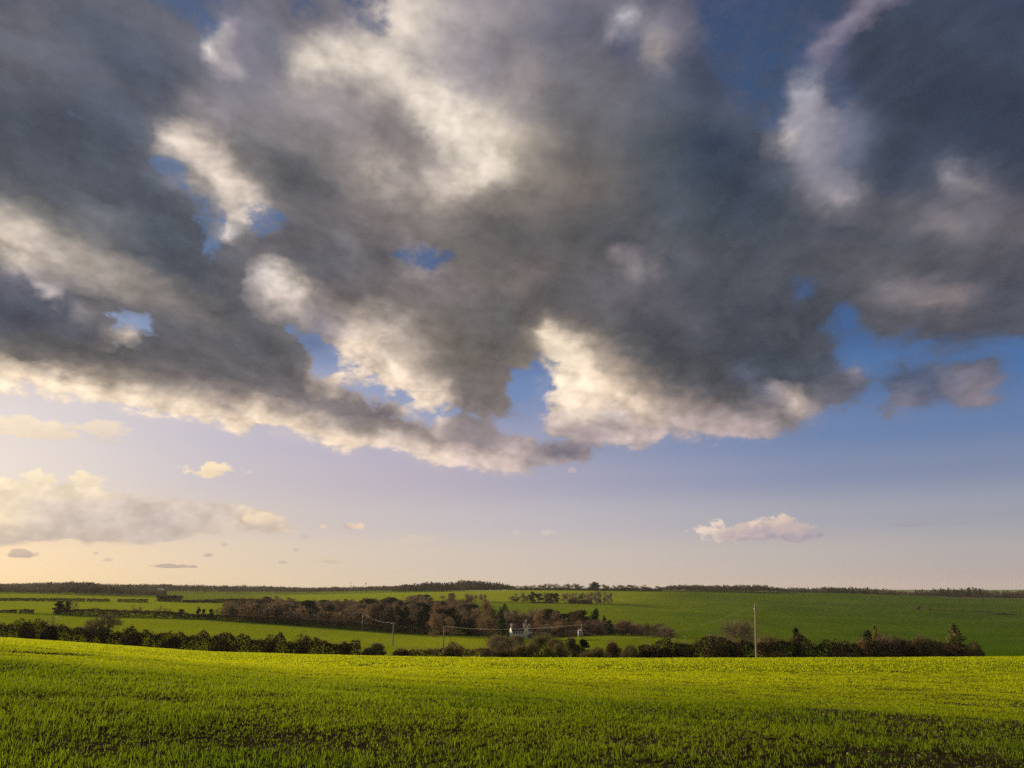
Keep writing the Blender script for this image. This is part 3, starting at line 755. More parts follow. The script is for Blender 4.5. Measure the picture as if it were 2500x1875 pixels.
MAT['twig'] = leaf_material('grey_twig', [rgb(0.100, 0.076, 0.054), rgb(0.216, 0.166, 0.112), rgb(0.378, 0.296, 0.208)], .05, .9, .03, .5)
MAT['gorse'] = leaf_material('gorse_leaf', [rgb(.07, .10, .010), rgb(.20, .21, .014), rgb(.36, .33, .022)], .35, .5, .2, .9)
MAT['conifer'] = leaf_material('conifer_leaf', [rgb(.010, .022, .009), rgb(.026, .048, .016), rgb(.060, .088, .026)], .15, .9, .03, .9)
MAT['golden'] = leaf_material('golden_leaf', [rgb(.08, .10, .012), rgb(.17, .18, .020), rgb(.30, .28, .03)], .3, .5, .2, .9)
MAT['russet'] = leaf_material('russet_leaf', [rgb(0.120, 0.066, 0.019), rgb(0.264, 0.150, 0.042), rgb(0.432, 0.264, 0.084)], .3, .6, .2, .9)
MAT['farwood'] = leaf_material('far_wood_leaf', [rgb(0.053, 0.042, 0.030), rgb(0.114, 0.084, 0.061), rgb(0.199, 0.144, 0.103)], .1, .9, .03, .03)
def plain(name, c0, c1, scale=6.0, rough=.8, spec=.2, metal=0.0, stretch=None, bump=.3):
    m = material(name)
    tcn = nd('ShaderNodeTexCoord').outputs['Object']
    if stretch: tcn = VM('MULTIPLY', tcn, stretch)
    n1 = NOISE(tcn, scale, 5, .65)
    finish(principled(ramp(n1, [(.3, c0), (.7, c1)]), rough, spec, bumpn(n1, bump, .02), metal=metal))
    MAT[name] = m
    return m
plain('bark', rgb(.045, .034, .024), rgb(.12, .095, .07), 5, .9, .1, stretch=(3, 3, .6))
plain('pale_bark', rgb(.30, .25, .21), rgb(.62, .55, .48), 5, .8, .1, stretch=(3, 3, .6))
plain('pole_wood', rgb(.30, .20, .135), rgb(.46, .34, .25), 8, .85, .15, stretch=(4, 4, .3))
plain('grey_wood', rgb(.16, .14, .11), rgb(.30, .27, .22), 8, .85, .15, stretch=(4, 4, .3))
plain('steel', rgb(.30, .31, .31), rgb(.45, .45, .44), 8, .5, .4, .3)
plain('grey_paint', rgb(.42, .42, .41), rgb(.55, .54, .52), 4, .5, .4)
plain('porcelain', rgb(.30, .22, .18), rgb(.40, .30, .24), 4, .3, .5)
plain('cable', rgb(.16, .13, .095), rgb(.24, .19, .14), 2, .6, .3)
plain('whitewash', rgb(.80, .77, .74), rgb(.90, .88, .85), 1.2, .9, .1)
plain('roof_tile', rgb(.035, .028, .028), rgb(.085, .066, .060), 3, .8, .2, stretch=(1, 4, 1))
plain('dark_glass', rgb(.015, .018, .022), rgb(.03, .034, .04), 2, .1, .6)
plain('window_paint', rgb(.6, .6, .58), rgb(.7, .7, .68), 2, .6, .3)
plain('brick', rgb(.20, .09, .06), rgb(.30, .15, .10), 9, .9, .1)
plain('feather', rgb(.72, .72, .72), rgb(.85, .85, .85), 5, .7, .2)

# ------------------------------------------------------------------ ground sheets
u_ = np.linspace(-1.15, 1.15, 560)
yn = np.concatenate([np.linspace(-40, 8, 13)[:-1], 8 + (np.exp(np.linspace(0, 1, 110) * 2.2) - 1) / (math.exp(2.2) - 1) * 112])
yf = np.concatenate([120 * (14000 / 120) ** np.linspace(0, 1, 300)])
def sheet(ys_, uu):
    U, Y = np.meshgrid(uu, ys_)
    X = U * np.sqrt(Y * Y + 24.0 ** 2)
    V = np.stack([X, Y, height(X, Y)], -1).reshape(-1, 3)
    r, c_ = U.shape
    q = np.arange(r * c_).reshape(r, c_)
    Fq = np.stack([q[:-1, :-1], q[:-1, 1:], q[1:, 1:], q[1:, :-1]], -1).reshape(-1, 4)
    return V, Fq
def cover_of(x, y):
    """how thickly the crop stands, 0..1"""
    ta = x / np.maximum(y, 6)
    near = sm(75, 25, y)
    n = .78 + (.22 + .14 * near) * fbm(x / 2.6, y / 2.6, 4, 31) + .16 * fbm(x / 13, y / 13, 3, 41)
    # thin stand towards the near right corner, in the wheel tracks and in one trampled spot
    thin = sm(.0, .6, ta + .006 * (20 - y)) * sm(52, 12, y)
    spot = np.exp(-(((x + 15.2) / 2.2) ** 2 + ((y - 31) / 2.5) ** 2))
    rows_ = .03 * np.sin((x * .90 - y * .43) * 2 * math.pi / .75 + 1.5 * vnoise(x / 3, y / 3, 8)) * sm(-.1, .3, ta)
    n = n - .36 * thin - 1.0 * tramline(x, y) - .45 * spot + rows_ * sm(60, 20, y)
    return np.clip(n, 0, 1)
V, Fq = sheet(yn, np.linspace(-1.15, 1.15, 420))
o = obj('crop_field', mesh_np('crop_field', V, Fq, MAT['soil'], smooth=True, attrs={'cover': cover_of(V[:, 0], V[:, 1]) * sm(28, 62, V[:, 1])}))
tag(o, kind='structure')
V, Fq = sheet(yf, u_)
ta_ = V[:, 0] / np.maximum(V[:, 1], 1); sl_ = (V[:, 2] - EYE) / V[:, 1]
PX, PY = px_of(ta_, sl_); D_ = V[:, 1]
# which field is which, by where it lies
tone = np.full(len(V), .40)
fieldC = sm(430, 400, D_) * sm(1260, 1150, PX); tone = tone * (1 - fieldC) + .92 * fieldC
fieldB = sm(400, 470, D_) * sm(1050, 950, D_) * sm(700, 430, PX); tone = tone * (1 - fieldB) + .82 * fieldB
fieldF = sm(430, 370, D_) * sm(1330, 1400, PX) * sm(1760, 1640, PX); tone = tone * (1 - fieldF) + .72 * fieldF
fieldG = sm(950, 1050, D_) * sm(1500, 1420, D_) * sm(560, 760, PX) * sm(1700, 1350, PX); tone = tone * (1 - fieldG) + .88 * fieldG
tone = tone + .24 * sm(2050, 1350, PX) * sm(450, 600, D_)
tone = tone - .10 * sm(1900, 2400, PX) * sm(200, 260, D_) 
stub = sm(2300, 2330, PX) * sm(1310, 1330, D_) * sm(1500, 1440, D_)
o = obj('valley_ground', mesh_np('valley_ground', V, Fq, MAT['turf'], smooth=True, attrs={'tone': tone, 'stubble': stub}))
tag(o, kind='structure')
# ------------------------------------------------------------------ young crop on the near field
def blades(n_try, y0, y1, per, w, h0, h1, seed):
    r = np.random.default_rng(seed)
    # even per area over the ground in view, thinner on the strips to either side of it
    area = (y1 ** 2 - y0 ** 2) * .85 + (y1 - y0) * 2 * 11
    n_try = int(n_try * area / ((y1 ** 2 - y0 ** 2) * .78))
    y = r.uniform(y0, y1, n_try * 3); half = .85 * y + 11
    y = y[r.uniform(0, .85 * y1 + 11, len(y)) < half][:n_try]; n_try = len(y)
    x = r.uniform(-1, 1, n_try) * (.85 * y + 11)
    out = np.abs(x) > .74 * y + .8
    thin_out = r.uniform(0, 1, n_try) < np.where(out, .5, 1.0)
    x, y = x[thin_out], y[thin_out]; n_try = len(x)
    # drilled rows: pull the plants towards lines 12.5 cm apart, loosely
    q = x * .93 - y * .36
    q2 = np.round(q / .25) * .25
    dq = (q2 - q) * .12 * sm(40, 20, y)
    x = x + dq * .93; y = y - dq * .36
    keep = (r.uniform(0, 1, n_try) < (.16 + .84 * sm(.12, .72, cover_of(x, y)))) & (y < crest_of(x / np.maximum(y, 12)) + 5)
    x, y = x[keep], y[keep]; n = len(x)
    z = height(x, y)
    x = np.repeat(x, per); y = np.repeat(y, per); z = np.repeat(z, per); m = n * per
    sz = np.repeat(r.uniform(.75, 1.25, n), per) * (.8 + .35 * np.repeat(vnoise(x[::per] / .9, y[::per] / .9, 77), per))
    sp = w * 2.0 + .006
    x = x + r.normal(0, sp, m); y = y + r.normal(0, sp, m)
    a = r.uniform(0, 2 * np.pi, m); lean = np.abs(r.normal(0, .45 + .35 * (w < .012), m)) + .10
    h = r.uniform(h0, h1, m) * sz
    dx_, dy_ = np.cos(a), np.sin(a)
    face = a + np.pi / 2 + r.normal(0, .7, m)
    wx, wy = np.cos(face) * w * r.uniform(.7, 1.3, m) / 2, np.sin(face) * w * r.uniform(.7, 1.3, m) / 2
    b = np.stack([x, y, z - .02], -1)
    md = b + np.stack([dx_ * np.sin(lean) * h * .55, dy_ * np.sin(lean) * h * .55, np.cos(lean) * h * .62], -1)
    l2 = np.minimum(lean * 2.3, 1.9)
    tp = md + np.stack([dx_ * np.sin(l2) * h * .45, dy_ * np.sin(l2) * h * .45, np.cos(l2) * h * .42], -1)
    wv = np.stack([wx, wy, 0 * wx], -1)
    V = np.stack([b - wv * .7, b + wv * .7, md + wv, md - wv, tp], 1).reshape(-1, 3)
    i = np.arange(m) * 5
    light_falloff = np.clip(sm(2, 52, y) ** 1.15 + .30 * fbm(x / 6, y / 6, 3, 61) * sm(60, 30, y), 0, 1)  # painted light falloff: blades brighten away from the eye
    return V, np.stack([i, i + 1, i + 2, i + 3], -1), np.stack([i + 3, i + 2, i + 4], -1), np.repeat(light_falloff, 5)
VV, Q, T, DR, off = [], [], [], [], 0
for args in [(50000, 1.5, 15, 7, .0065, .05, .12, 1), (60000, 15, 24, 6, .010, .06, .12, 2), (66000, 24, 38, 6, .016, .05, .10, 5), (76000, 38, 58, 5, .028, .055, .11, 3), (170000, 58, 162, 4, .060, .09, .15, 4)]:
    v, q, t, dr = blades(*args); DR.append(dr)
    VV.append(v); Q.append(q + off); T.append(t + off); off += len(v)
o = obj('wheat_crop', mesh_np('wheat_crop', np.concatenate(VV), [np.concatenate(Q), np.concatenate(T)], MAT['blade'], attrs={'light_falloff': np.concatenate(DR)}))
tag(o, kind='stuff')
# bits of old straw and pale stones lying on the bare soil
r = np.random.default_rng(11)
n = 9000
y = np.sqrt(r.uniform(8.5 ** 2, 40 ** 2, n)); ta = r.uniform(-.1, .8, n); x = ta * y
k = r.uniform(0, 1, n) < (1 - cover_of(x, y)) * 1.1; x, y = x[k], y[k]; n = len(x); z = height(x, y) + .012
a = r.uniform(0, np.pi, n); L = r.uniform(.008, .04, n); w_ = r.uniform(.003, .008, n)
d1 = np.stack([np.cos(a) * L, np.sin(a) * L, r.normal(0, .012, n)], -1); d2 = np.stack([-np.sin(a) * w_, np.cos(a) * w_, r.uniform(.002, .012, n)], -1)
c0 = np.stack([x, y, z], -1)
V = np.stack([c0 - d1 - d2 * .2, c0 + d1 - d2 * .2, c0 + d1 + d2, c0 - d1 + d2], 1).reshape(-1, 3); i = np.arange(n) * 4
tag(obj('straw_litter', mesh_np('straw_litter', V, np.stack([i, i + 1, i + 2, i + 3], -1), MAT['straw'])), kind='stuff')
# ------------------------------------------------------------------ trees, shrubs and hedges
def unit(r, n):
    v = r.normal(0, 1, (n, 3)); return v / np.linalg.norm(v, axis=1, keepdims=True)
def leaf_tris(r, P, s):
    n = len(P); s = (s * r.uniform(.6, 1.4, n))[:, None]
    a = unit(r, n); b = np.cross(a, unit(r, n)); b /= np.linalg.norm(b, axis=1, keepdims=True) + 1e-9
    V = np.stack([P - a * s * .6 - b * s * .45, P + b * s * .55 - a * s * .2, P + a * s * .75], 1).reshape(-1, 3)
    return V, np.arange(n * 3).reshape(-1, 3)
def sliver_tris(r, P, Dr, L, w):
    n = len(P); Dr = Dr / (np.linalg.norm(Dr, axis=1, keepdims=True) + 1e-9)
    L = (L * r.uniform(.5, 1.3, n))[:, None]
    sd = np.cross(Dr, unit(r, n)); sd /= np.linalg.norm(sd, axis=1, keepdims=True) + 1e-9
    V = np.stack([P - sd * w, P + sd * w, P + Dr * L], 1).reshape(-1, 3)
    return V, np.arange(n * 3).reshape(-1, 3)
def lobe_pts(r, lobes, n, shell=.42):
    lobes = np.asarray(lobes, float)
    wgt = lobes[:, 3] * lobes[:, 4]; k = r.choice(len(lobes), n, p=wgt / wgt.sum())
    d = unit(r, n); rad = r.uniform(0, 1, n) ** shell
    off = d * rad[:, None] * np.stack([lobes[k, 3], lobes[k, 3], lobes[k, 4]], -1)
    return lobes[k, :3] + off, off
def grow(r, p, d, L, rad, lev, maxlev, out, tips, kids=4, spread=.75, up=.25, nseg=4):
    pts, rads = [p], [rad]
    for i in range(nseg):
        d = (d + Vector(r.normal(0, .13, 3)) + Vector((0, 0, up * .25))).normalized()
        pts.append(pts[-1] + d * (L / nseg)); rads.append(rad * (1 - .5 * (i + 1) / nseg))
    out.append((pts, rads, lev))
    if lev == maxlev:
        tips.append((pts, d)); return
    for k in range(kids + (1 if r.random() < .5 else 0)):
        i = min(nseg, 1 + int(r.uniform(.30, 1.0) * nseg))
        ax = d.orthogonal().normalized(); ax.rotate(Matrix.Rotation(r.uniform(0, 6.283), 3, d))
        nd_ = d.copy(); nd_.rotate(Matrix.Rotation(r.uniform(.5, 1.2) * spread, 3, ax))
        grow(r, pts[i], nd_, L * r.uniform(.55, .78), rads[i] * .62, lev + 1, maxlev, out, tips, kids, spread, up, max(2, nseg - 1))
def norm_size(me_list):
    lo = np.full(3, 1e9); hi = -lo
    for me in me_list:
        if me is None: continue
        a = np.empty(len(me.vertices) * 3, np.float32); me.vertices.foreach_get('co', a); a = a.reshape(-1, 3)
        lo = np.minimum(lo, np.percentile(a, .4, axis=0)); hi = np.maximum(hi, np.percentile(a, 99.6, axis=0))
    return max(hi[0] - lo[0], hi[1] - lo[1]) , hi[2]
PROTO = {}
def add_proto(kind, crown, trunk):
    PROTO.setdefault(kind, []).append((crown, trunk) + tuple(norm_size([crown, trunk])))

def bare_tree(kind, seed, h=10, maxlev=3, kids=4, spread=.8, up=.3, ivy=0.0, twigs=14, tw_len=.9, tw_w=.018, mat='twig', trunk_r=.28, fork=.28, leaves=0, leafmat=None):
    r = np.random.default_rng(seed)
    out, tips = [], []
    grow(r, Vector((0, 0, -.6)), Vector((r.normal(0, .04), r.normal(0, .04), 1)), h * fork + h * .28, trunk_r, 0, maxlev, out, tips, kids, spread, up, 5)
    tm = MB()
    for pts, rads, lev in out:
        tm.tube(pts, [max(q, .012) for q in rads], 7 if lev == 0 else (5 if lev == 1 else 3), cap=False)
    V = np.concatenate(tm.V)
    tme = mesh_np(kind + '_trunk', V, [np.concatenate(f) for f in tm.F.values()], MAT['bark'], smooth=True)
    P, Dr = [], []
    for pts, rads, lev in out:
        if lev < maxlev - 1: continue
        a = np.array(pts); k = twigs if lev == maxlev else twigs // 2
        t = r.uniform(.15, 1, k) * (len(a) - 1); i = np.minimum(t.astype(int), len(a) - 2); u = (t - i)[:, None]
        P.append(a[i] * (1 - u) + a[i + 1] * u)
        Dr.append((a[-1] - a[0]) / np.linalg.norm(a[-1] - a[0]) + .75 * unit(r, k) + np.array([0, 0, up * .8]))
    P = np.concatenate(P); Dr = np.concatenate(Dr)
    v, f = sliver_tris(r, P, Dr, tw_len, tw_w)
    Vs, Fs, idx = [v], [f], [np.zeros(len(f), int)]
    mats = [MAT[mat]]
    if leaves:
        k = r.integers(0, len(P), leaves); Q = P[k] + r.normal(0, .3, (leaves, 3))
        v, f = leaf_tris(r, Q, .22); Fs.append(f + sum(len(x) for x in Vs)); Vs.append(v); idx.append(np.full(len(f), len(mats))); mats.append(MAT[leafmat])
    if ivy:
        a = np.array(out[0][0]); n = int(1500 * ivy)
        t = r.uniform(0, 1, n) ** .8 * (len(a) - 1); i = np.minimum(t.astype(int), len(a) - 2); u = (t - i)[:, None]
        Q = a[i] * (1 - u) + a[i + 1] * u + r.normal(0, 1, (n, 3)) * np.array([.42, .42, .3]) * ivy
        for pts, rads, lev in out:
            if lev == 1 and r.random() < .6:
                b = np.array(pts)[:3]; m_ = int(220 * ivy); j = r.integers(0, 2, m_); uu = r.uniform(0, 1, (m_, 1))
                Q = np.concatenate([Q, b[j] * (1 - uu) + b[j + 1] * uu + r.normal(0, .3 * ivy, (m_, 3))])
        v, f = leaf_tris(r, Q, .26); Fs.append(f + sum(len(x) for x in Vs)); Vs.append(v); idx.append(np.full(len(f), len(mats))); mats.append(MAT['ivy'])
    cme = mesh_np(kind + '_crown', np.concatenate(Vs), np.concatenate(Fs), mats, np.concatenate(idx))
    add_proto(kind, cme, tme)

def crown_tree(kind, seed, h=11, w=8, n=1500, leaf=.4, mat='brown', sliver=.5, tall=0.0, trunk=True, tmat='bark', flat=1.0, low=.10):
    """a full-crowned tree seen from far away: lobes of twig or leaf clusters round a forked trunk"""
    r = np.random.default_rng(seed)
    lob = []
    for i in range(r.integers(9, 14)):
        t = r.uniform(low, 1); prof = math.sin(math.pi * min(1, (.18 + .82 * (t - low) / (1 - low + 1e-6)) ** (.8 + tall)) ) ** .6 if t < .98 else .3
        a = r.uniform(0, 6.283); q = w * .30 * prof * r.uniform(.3, 1)
        rr = w * r.uniform(.15, .27) * (.6 + .4 * prof)
        lob.append((math.cos(a) * q, math.sin(a) * q, h * (t * .86 + .02), rr, rr * r.uniform(.8, 1.3) * flat))
    P, off = lobe_pts(r, lob, n)
    P[:, 2] = np.maximum(P[:, 2], .1)
    ns = int(n * sliver)
    v1, f1 = sliver_tris(r, P[:ns], P[:ns] - np.array([0, 0, h * .35]) + r.normal(0, w * .12, (ns, 3)) + np.array([0, 0, h * .18]), leaf * 3.0, leaf * .16)
    v2, f2 = leaf_tris(r, P[ns:], leaf)
    cme = mesh_np(kind + '_crown', np.concatenate([v1, v2]), np.concatenate([f1, f2 + len(v1)]), MAT[mat])
    tme = None
    if trunk:
        tm = MB(); top = h * .5
        tm.tube([(0, 0, -.8), (r.normal(0, .1), r.normal(0, .1), h * .2), (r.normal(0, .2), r.normal(0, .2), top)], [h * .026, h * .020, h * .012], 6)
        for l in lob[:7]:
            z0 = h * r.uniform(.15, .4)
            tm.tube([(0, 0, z0), (l[0] * .5, l[1] * .5, (z0 + l[2]) * .55), (l[0], l[1], l[2])], [h * .012, h * .008, h * .003], 4)
        tme = mesh_np(kind + '_trunk', np.concatenate(tm.V), [np.concatenate(f) for f in tm.F.values()], MAT[tmat], smooth=True)
    add_proto(kind, cme, tme)

def shrub(kind, seed, h=3.0, w=3.4, n=3200, leaf=.15, mat='olive', mat2='brown', sliver=.3, sl_len=.7, mix=.25, stems=10):
    r = np.random.default_rng(seed)
    lob = []
    for i in range(r.integers(11, 16)):
        a = r.uniform(0, 6.283); q = w * .33 * math.sqrt(r.uniform(0, 1)); t = r.uniform(.22, .92) * (1 - .35 * (q / (w * .33)) ** 2)
        rr = w * r.uniform(.12, .23)
        lob.append((math.cos(a) * q, math.sin(a) * q, h * t, rr, rr * r.uniform(.8, 1.2)))
    P, off = lobe_pts(r, lob, n, .4)
    P[:, 2] = np.abs(P[:, 2])
    ns = int(n * sliver)
    v1, f1 = sliver_tris(r, P[:ns], off[:ns] + np.array([0, 0, w * .22]) + r.normal(0, w * .06, (ns, 3)), sl_len, .014)
    v2, f2 = leaf_tris(r, P[ns:], leaf)
    idx = np.concatenate([np.ones(ns, int), (vnoise(P[ns:, 0] * 1.1 + seed, P[ns:, 2] * 1.1 + P[ns:, 1], seed) > 1 - 2 * mix).astype(int)])
    cme = mesh_np(kind + '_foliage', np.concatenate([v1, v2]), np.concatenate([f1, f2 + len(v1)]), [MAT[mat], MAT[mat2]], idx)
    tm = MB()
    for l in (lob * 2)[:stems]:
        b = Vector((l[0] * .25 + r.normal(0, .1), l[1] * .25 + r.normal(0, .1), -.5))
        tm.tube([b, (l[0] * .6, l[1] * .6, l[2] * .6), (l[0], l[1], l[2] + l[4] * .8)], [.035, .025, .01], 4)
    tme = mesh_np(kind + '_stems', np.concatenate(tm.V), [np.concatenate(f) for f in tm.F.values()], MAT['bark'], smooth=True)
    add_proto(kind, cme, tme)

def conifer(kind, seed, h=8, w=4.5, tiers=16, mat='conifer', dens=26, leaf=.22, col=0.0, ragged=.25):
    r = np.random.default_rng(seed)
    P, Dr = [], []
    for i in range(tiers):
        t = (i + .5) / tiers
        rad = w / 2 * ((1 - t) ** .8 * (1 - col) + col * math.sin(math.pi * (.15 + .8 * t)) ** .7) * r.uniform(1 - ragged, 1 + ragged)
        nb = int(9 - 4 * t)
        for b in range(nb):
            a = r.uniform(0, 6.283); L = rad * r.uniform(.7, 1.15)
            k = dens
            s = r.uniform(.15, 1, k)
            z = h * (t * .93 + .03) + (-.10 * L * s + .16 * L * s ** 2) + r.normal(0, .10, k)
            P.append(np.stack([np.cos(a) * L * s + r.normal(0, .10 + .05 * L, k), np.sin(a) * L * s + r.normal(0, .10 + .05 * L, k), z], -1))
    P = np.concatenate(P); P = P[P[:, 2] > 0]
    top = np.stack([r.normal(0, .06, 40), r.normal(0, .06, 40), h * r.uniform(.9, 1.0, 40)], -1)
    P = np.concatenate([P, top])
    v, f = leaf_tris(r, P, leaf)
    cme = mesh_np(kind + '_crown', v, f, MAT[mat])
    tm = MB(); tm.tube([(0, 0, -.5), (0, 0, h * .5), (0, 0, h * .95)], [h * .022, h * .014, .02], 6)
    tme = mesh_np(kind + '_trunk', np.concatenate(tm.V), [np.concatenate(f) for f in tm.F.values()], MAT['bark'], smooth=True)
    add_proto(kind, cme, tme)

for k in range(3): bare_tree('bare_small', 100 + k, 8, 3, 4, .85, .25, 0, 16, 1.0, .016)
bare_tree('bare_round', 120, 8, 4, 4, .95, .12, .5, 15, .9, .018, 'twig')
bare_tree('bare_broad', 121, 9, 4, 4, 1.0, .35, 0, 8, 1.0, .010, trunk_r=.16, fork=.02)
bare_tree('ivy_bare', 122, 8, 3, 4, .95, .15, 1.25, 14, 1.1, .018)
bare_tree('ivy_bare', 123, 8, 3, 4, .9, .2, 1.3, 14, 1.0, .018)
for k in range(5): crown_tree('wood_brown', 200 + k, 12, 8.5, 1900, .34, 'rust' if k % 2 else 'brown', .65, .1)
for k in range(3): crown_tree('wood_grey', 220 + k, 12, 8, 1600, .32, 'twig', .75, .2)
for k in range(3): crown_tree('wood_ivy', 240 + k, 12, 5.5, 2200, .36, 'ivy', .1, .5, low=.08)
for k in range(2): crown_tree('evergreen_round', 260 + k, 7, 7, 3000, .30, 'conifer', .02, 0, low=.12)
for k in range(4): shrub('thicket', 300 + k, 3.2, 3.8, 7000, .14, 'brown', 'olive', .42, .8, .3)
for k in range(4): shrub('olive_shrub', 320 + k, 3.2, 3.6, 6500, .15, 'olive', 'brown', .22, .6, .3)
for k in range(3): shrub('dark_shrub', 340 + k, 3.0, 3.6, 6500, .15, 'ivy', 'brown', .28, .75, .3)
for k in range(2): shrub('gorse', 360 + k, 2.6, 3.4, 7000, .13, 'gorse', 'olive', .12, .4, .12)
shrub('russet', 370, 2.6, 2.4, 2600, .13, 'russet', 'brown', .3, .6, .3)
shrub('tall_stems', 380, 4, 3.2, 3600, .11, 'brown', 'twig', .75, 1.5, .3, 26)
shrub('tall_stems', 381, 4, 3.2, 3600, .11, 'twig', 'brown', .75, 1.5, .3, 26)
conifer('spruce', 400, 8, 5.0, 18, 'conifer', 26, .22)
conifer('yew', 401, 7, 4.0, 16, 'conifer', 34, .24, .85, .15)
conifer('golden', 402, 3.5, 1.2, 12, 'golden', 22, .13, .7, .12)
conifer('spruce_light', 403, 7, 5.2, 15, 'olive', 30, .22, .25, .35)
conifer('slim', 404, 5, .9, 16, 'conifer', 18, .13, .8, .15)

COUNT = {}
def plant(name, kind, label, cat, px, D, top_y, wpx, group=None, parts=('crown', 'trunk'), var=None, sink=0.0, rz=None, dx=0.0):
    r = random.Random(px * 131 + D * 17 + top_y)
    t, s = ray(px, top_y)
    X = t * D; zb = hz(X, D) - sink; zt = EYE + s * D
    L = PROTO[kind]; i = (COUNT.get(kind, 0) if var is None else var) % len(L); COUNT[kind] = COUNT.get(kind, 0) + 1
    cme, tme, pw_, ph = L[i]
    w = wpx * D / F
    e = empty(name, (X, D, zb), r.uniform(0, 6.283) if rz is None else rz, (w / pw_, w / pw_, max(zt - zb, .4) / ph))
    tag(e, label, cat, group)
    if cme: obj(parts[0], cme, e)
    if tme: obj(parts[1], tme, e)
    return e

def hedge(name, label, tops, Dfun, depth, mats, leaf=.15, per_m=260, twig=60, wob=.25, group=None, twl=.85, twmat='brown', cat='hedge', lowcut=0.0, seed=1, sp=1.0):
    """a hedge along a line: tops = [(px, picture height of its top), ...]"""
    r = np.random.default_rng(seed)
    p0, p1 = tops[0][0], tops[-1][0]
    xs, ys = zip(*tops)
    pp = np.linspace(p0, p1, max(8, int((p1 - p0) / 3)))
    tt = np.array([ray(a, np.interp(a, xs, ys)) for a in pp])
    DD = np.array([Dfun(a) for a in pp])
    X = tt[:, 0] * DD; Zt = EYE + tt[:, 1] * DD
    seg = np.hypot(np.diff(X), np.diff(DD)); cum = np.concatenate([[0], np.cumsum(seg)]); tot = cum[-1]
    n = int(tot * per_m)
    s = r.uniform(0, tot, n)
    x = np.interp(s, cum, X); y = np.interp(s, cum, DD); zt = np.interp(s, cum, Zt)
    v = r.normal(0, .36, n).clip(-1, 1)
    y2 = y + v * depth / 2 * 1.25
    zb = height(x, y2)
    H_ = np.maximum(zt - zb, .3) * (1 + wob * fbm(s / 1.9, y2 / 1.5, 3, seed)) * 1.08 * np.sqrt(np.clip(1 - .55 * v * v, .2, 1))
    u = 1 - r.uniform(0, 1, n) ** 1.6 * .98
    z = zb + H_ * u
    k = max(1, n - int(n * twig / (per_m + twig)))
    P = np.stack([x, y2, z], -1)
    base = P.mean(0) * 0; base = Vector((float(X.mean()), float(DD.mean()), hz(float(X.mean()), float(DD.mean()))))
    P = P - np.array(base)
    vv, ff = leaf_tris(r, P[:k], leaf)
    mi = (vnoise(P[:k, 0] / 2.3, P[:k, 2] / 1.2 + P[:k, 1], seed + 5) > .15).astype(int)
    v2, f2 = sliver_tris(r, P[k:], np.array([0, 0, 1.]) + .6 * unit(r, n - k), twl, .016 * sp) if k < n else (None, None)
    if DD.min() > 300:                   # too far off to show twigs as a part
        V_, F_, I_ = [vv], [ff], [mi]
        if k < n: V_.append(v2); F_.append(f2 + len(vv)); I_.append(np.full(len(f2), 2))
        o = obj(name, mesh_np(name, np.concatenate(V_), np.concatenate(F_), [MAT[mats[0]], MAT[mats[1]], MAT[twmat]], np.concatenate(I_)), None, base)
        return tag(o, label, cat, group)
    e = empty(name, base); tag(e, label, cat, group)
    obj('foliage', mesh_np(name + '_foliage', vv, ff, [MAT[mats[0]], MAT[mats[1]]], mi), e)
    if k < n: obj('twigs', mesh_np(name + '_twigs', v2, f2, MAT[twmat]), e)
    return e
def hd(px):      # the hedge behind the field edge
    t, s = ray(px, 1590); return float(crest_of(t)) + 9.0

SF = ('foliage', 'stems')
# --- hedgerow along the far edge of the near field, left to right
hedge('hedge', 'long dark hedge behind the left field edge, running below both twiggy ivy-grown trees', [(-160,1514),(0,1524),(20,1521),(45,1527),(60,1520),(85,1528),(130,1534),(200,1535),(245,1542),(290,1546),(320,1539),(345,1549),(400,1547),(430,1554),(500,1556),(560,1554),(575,1564),(640,1564),(690,1562),(710,1566),(770,1566),(790,1573),(860,1571),(880,1578)], hd, 3.2, ('hedge', 'ivy'), .18, 520, 150, .36, seed=2)
hedge('hedge', 'low brown scrub hedge below the two wooden poles, right of the round evergreen bush', [(1000,1592),(1030,1590),(1060,1590),(1085,1584),(1105,1578),(1125,1586),(1150,1592),(1190,1590),(1215,1592)], hd, 2.6, ('brown', 'hedge'), .16, 420, 110, .25, seed=3)
hedge('hedge', 'dark hedge along the right field edge, behind the tall bare pole', [(1560,1579),(1600,1574),(1640,1573),(1680,1572),(1720,1570),(1760,1564),(1800,1566),(1850,1568),(1900,1566),(1960,1564),(1985,1573),(2040,1574),(2070,1576),(2100,1574),(2150,1570),(2200,1574)], hd, 3.2, ('hedge', 'ivy'), .18, 520, 150, .34, seed=4)
plant('ivy_clad_tree', 'ivy_bare', 'bare tree with a dark ivy trunk, leftmost tree in the near hedge', 'tree', 112, hd(112) + 4, 1497, 58, var=0)
plant('bare_tree', 'bare_round', 'round bare tree standing alone in the near left hedge, fine twigs fanning out', 'tree', 262, hd(262) + 3, 1496, 86)
plant('bush', 'thicket', 'brown bush at the far left end of the near hedge', 'bush', 75, hd(75) + 1, 1520, 42, parts=SF)
plant('bush', 'dark_shrub', 'dark rounded bush directly below the leftmost ivy-grown tree', 'bush', 125, hd(125), 1522, 40, parts=SF)
plant('bush', 'dark_shrub', 'dark bush on the near hedge right of the round bare tree', 'bush', 325, hd(325), 1541, 44, parts=SF)
plant('bush', 'thicket', 'twiggy brown bush rising from the near hedge under the distant wood edge', 'bush', 420, hd(420) + 1, 1549, 60, parts=SF)
plant('bush', 'thicket', 'reddish brown bush with an even top in the near left hedge', 'bush', 545, hd(545) + 1, 1557, 62, parts=SF)
plant('bush', 'tall_stems', 'thin upright grey stems rising above the middle of the left hedge', 'bush', 668, hd(668) + 2, 1552, 42, parts=SF, var=1)
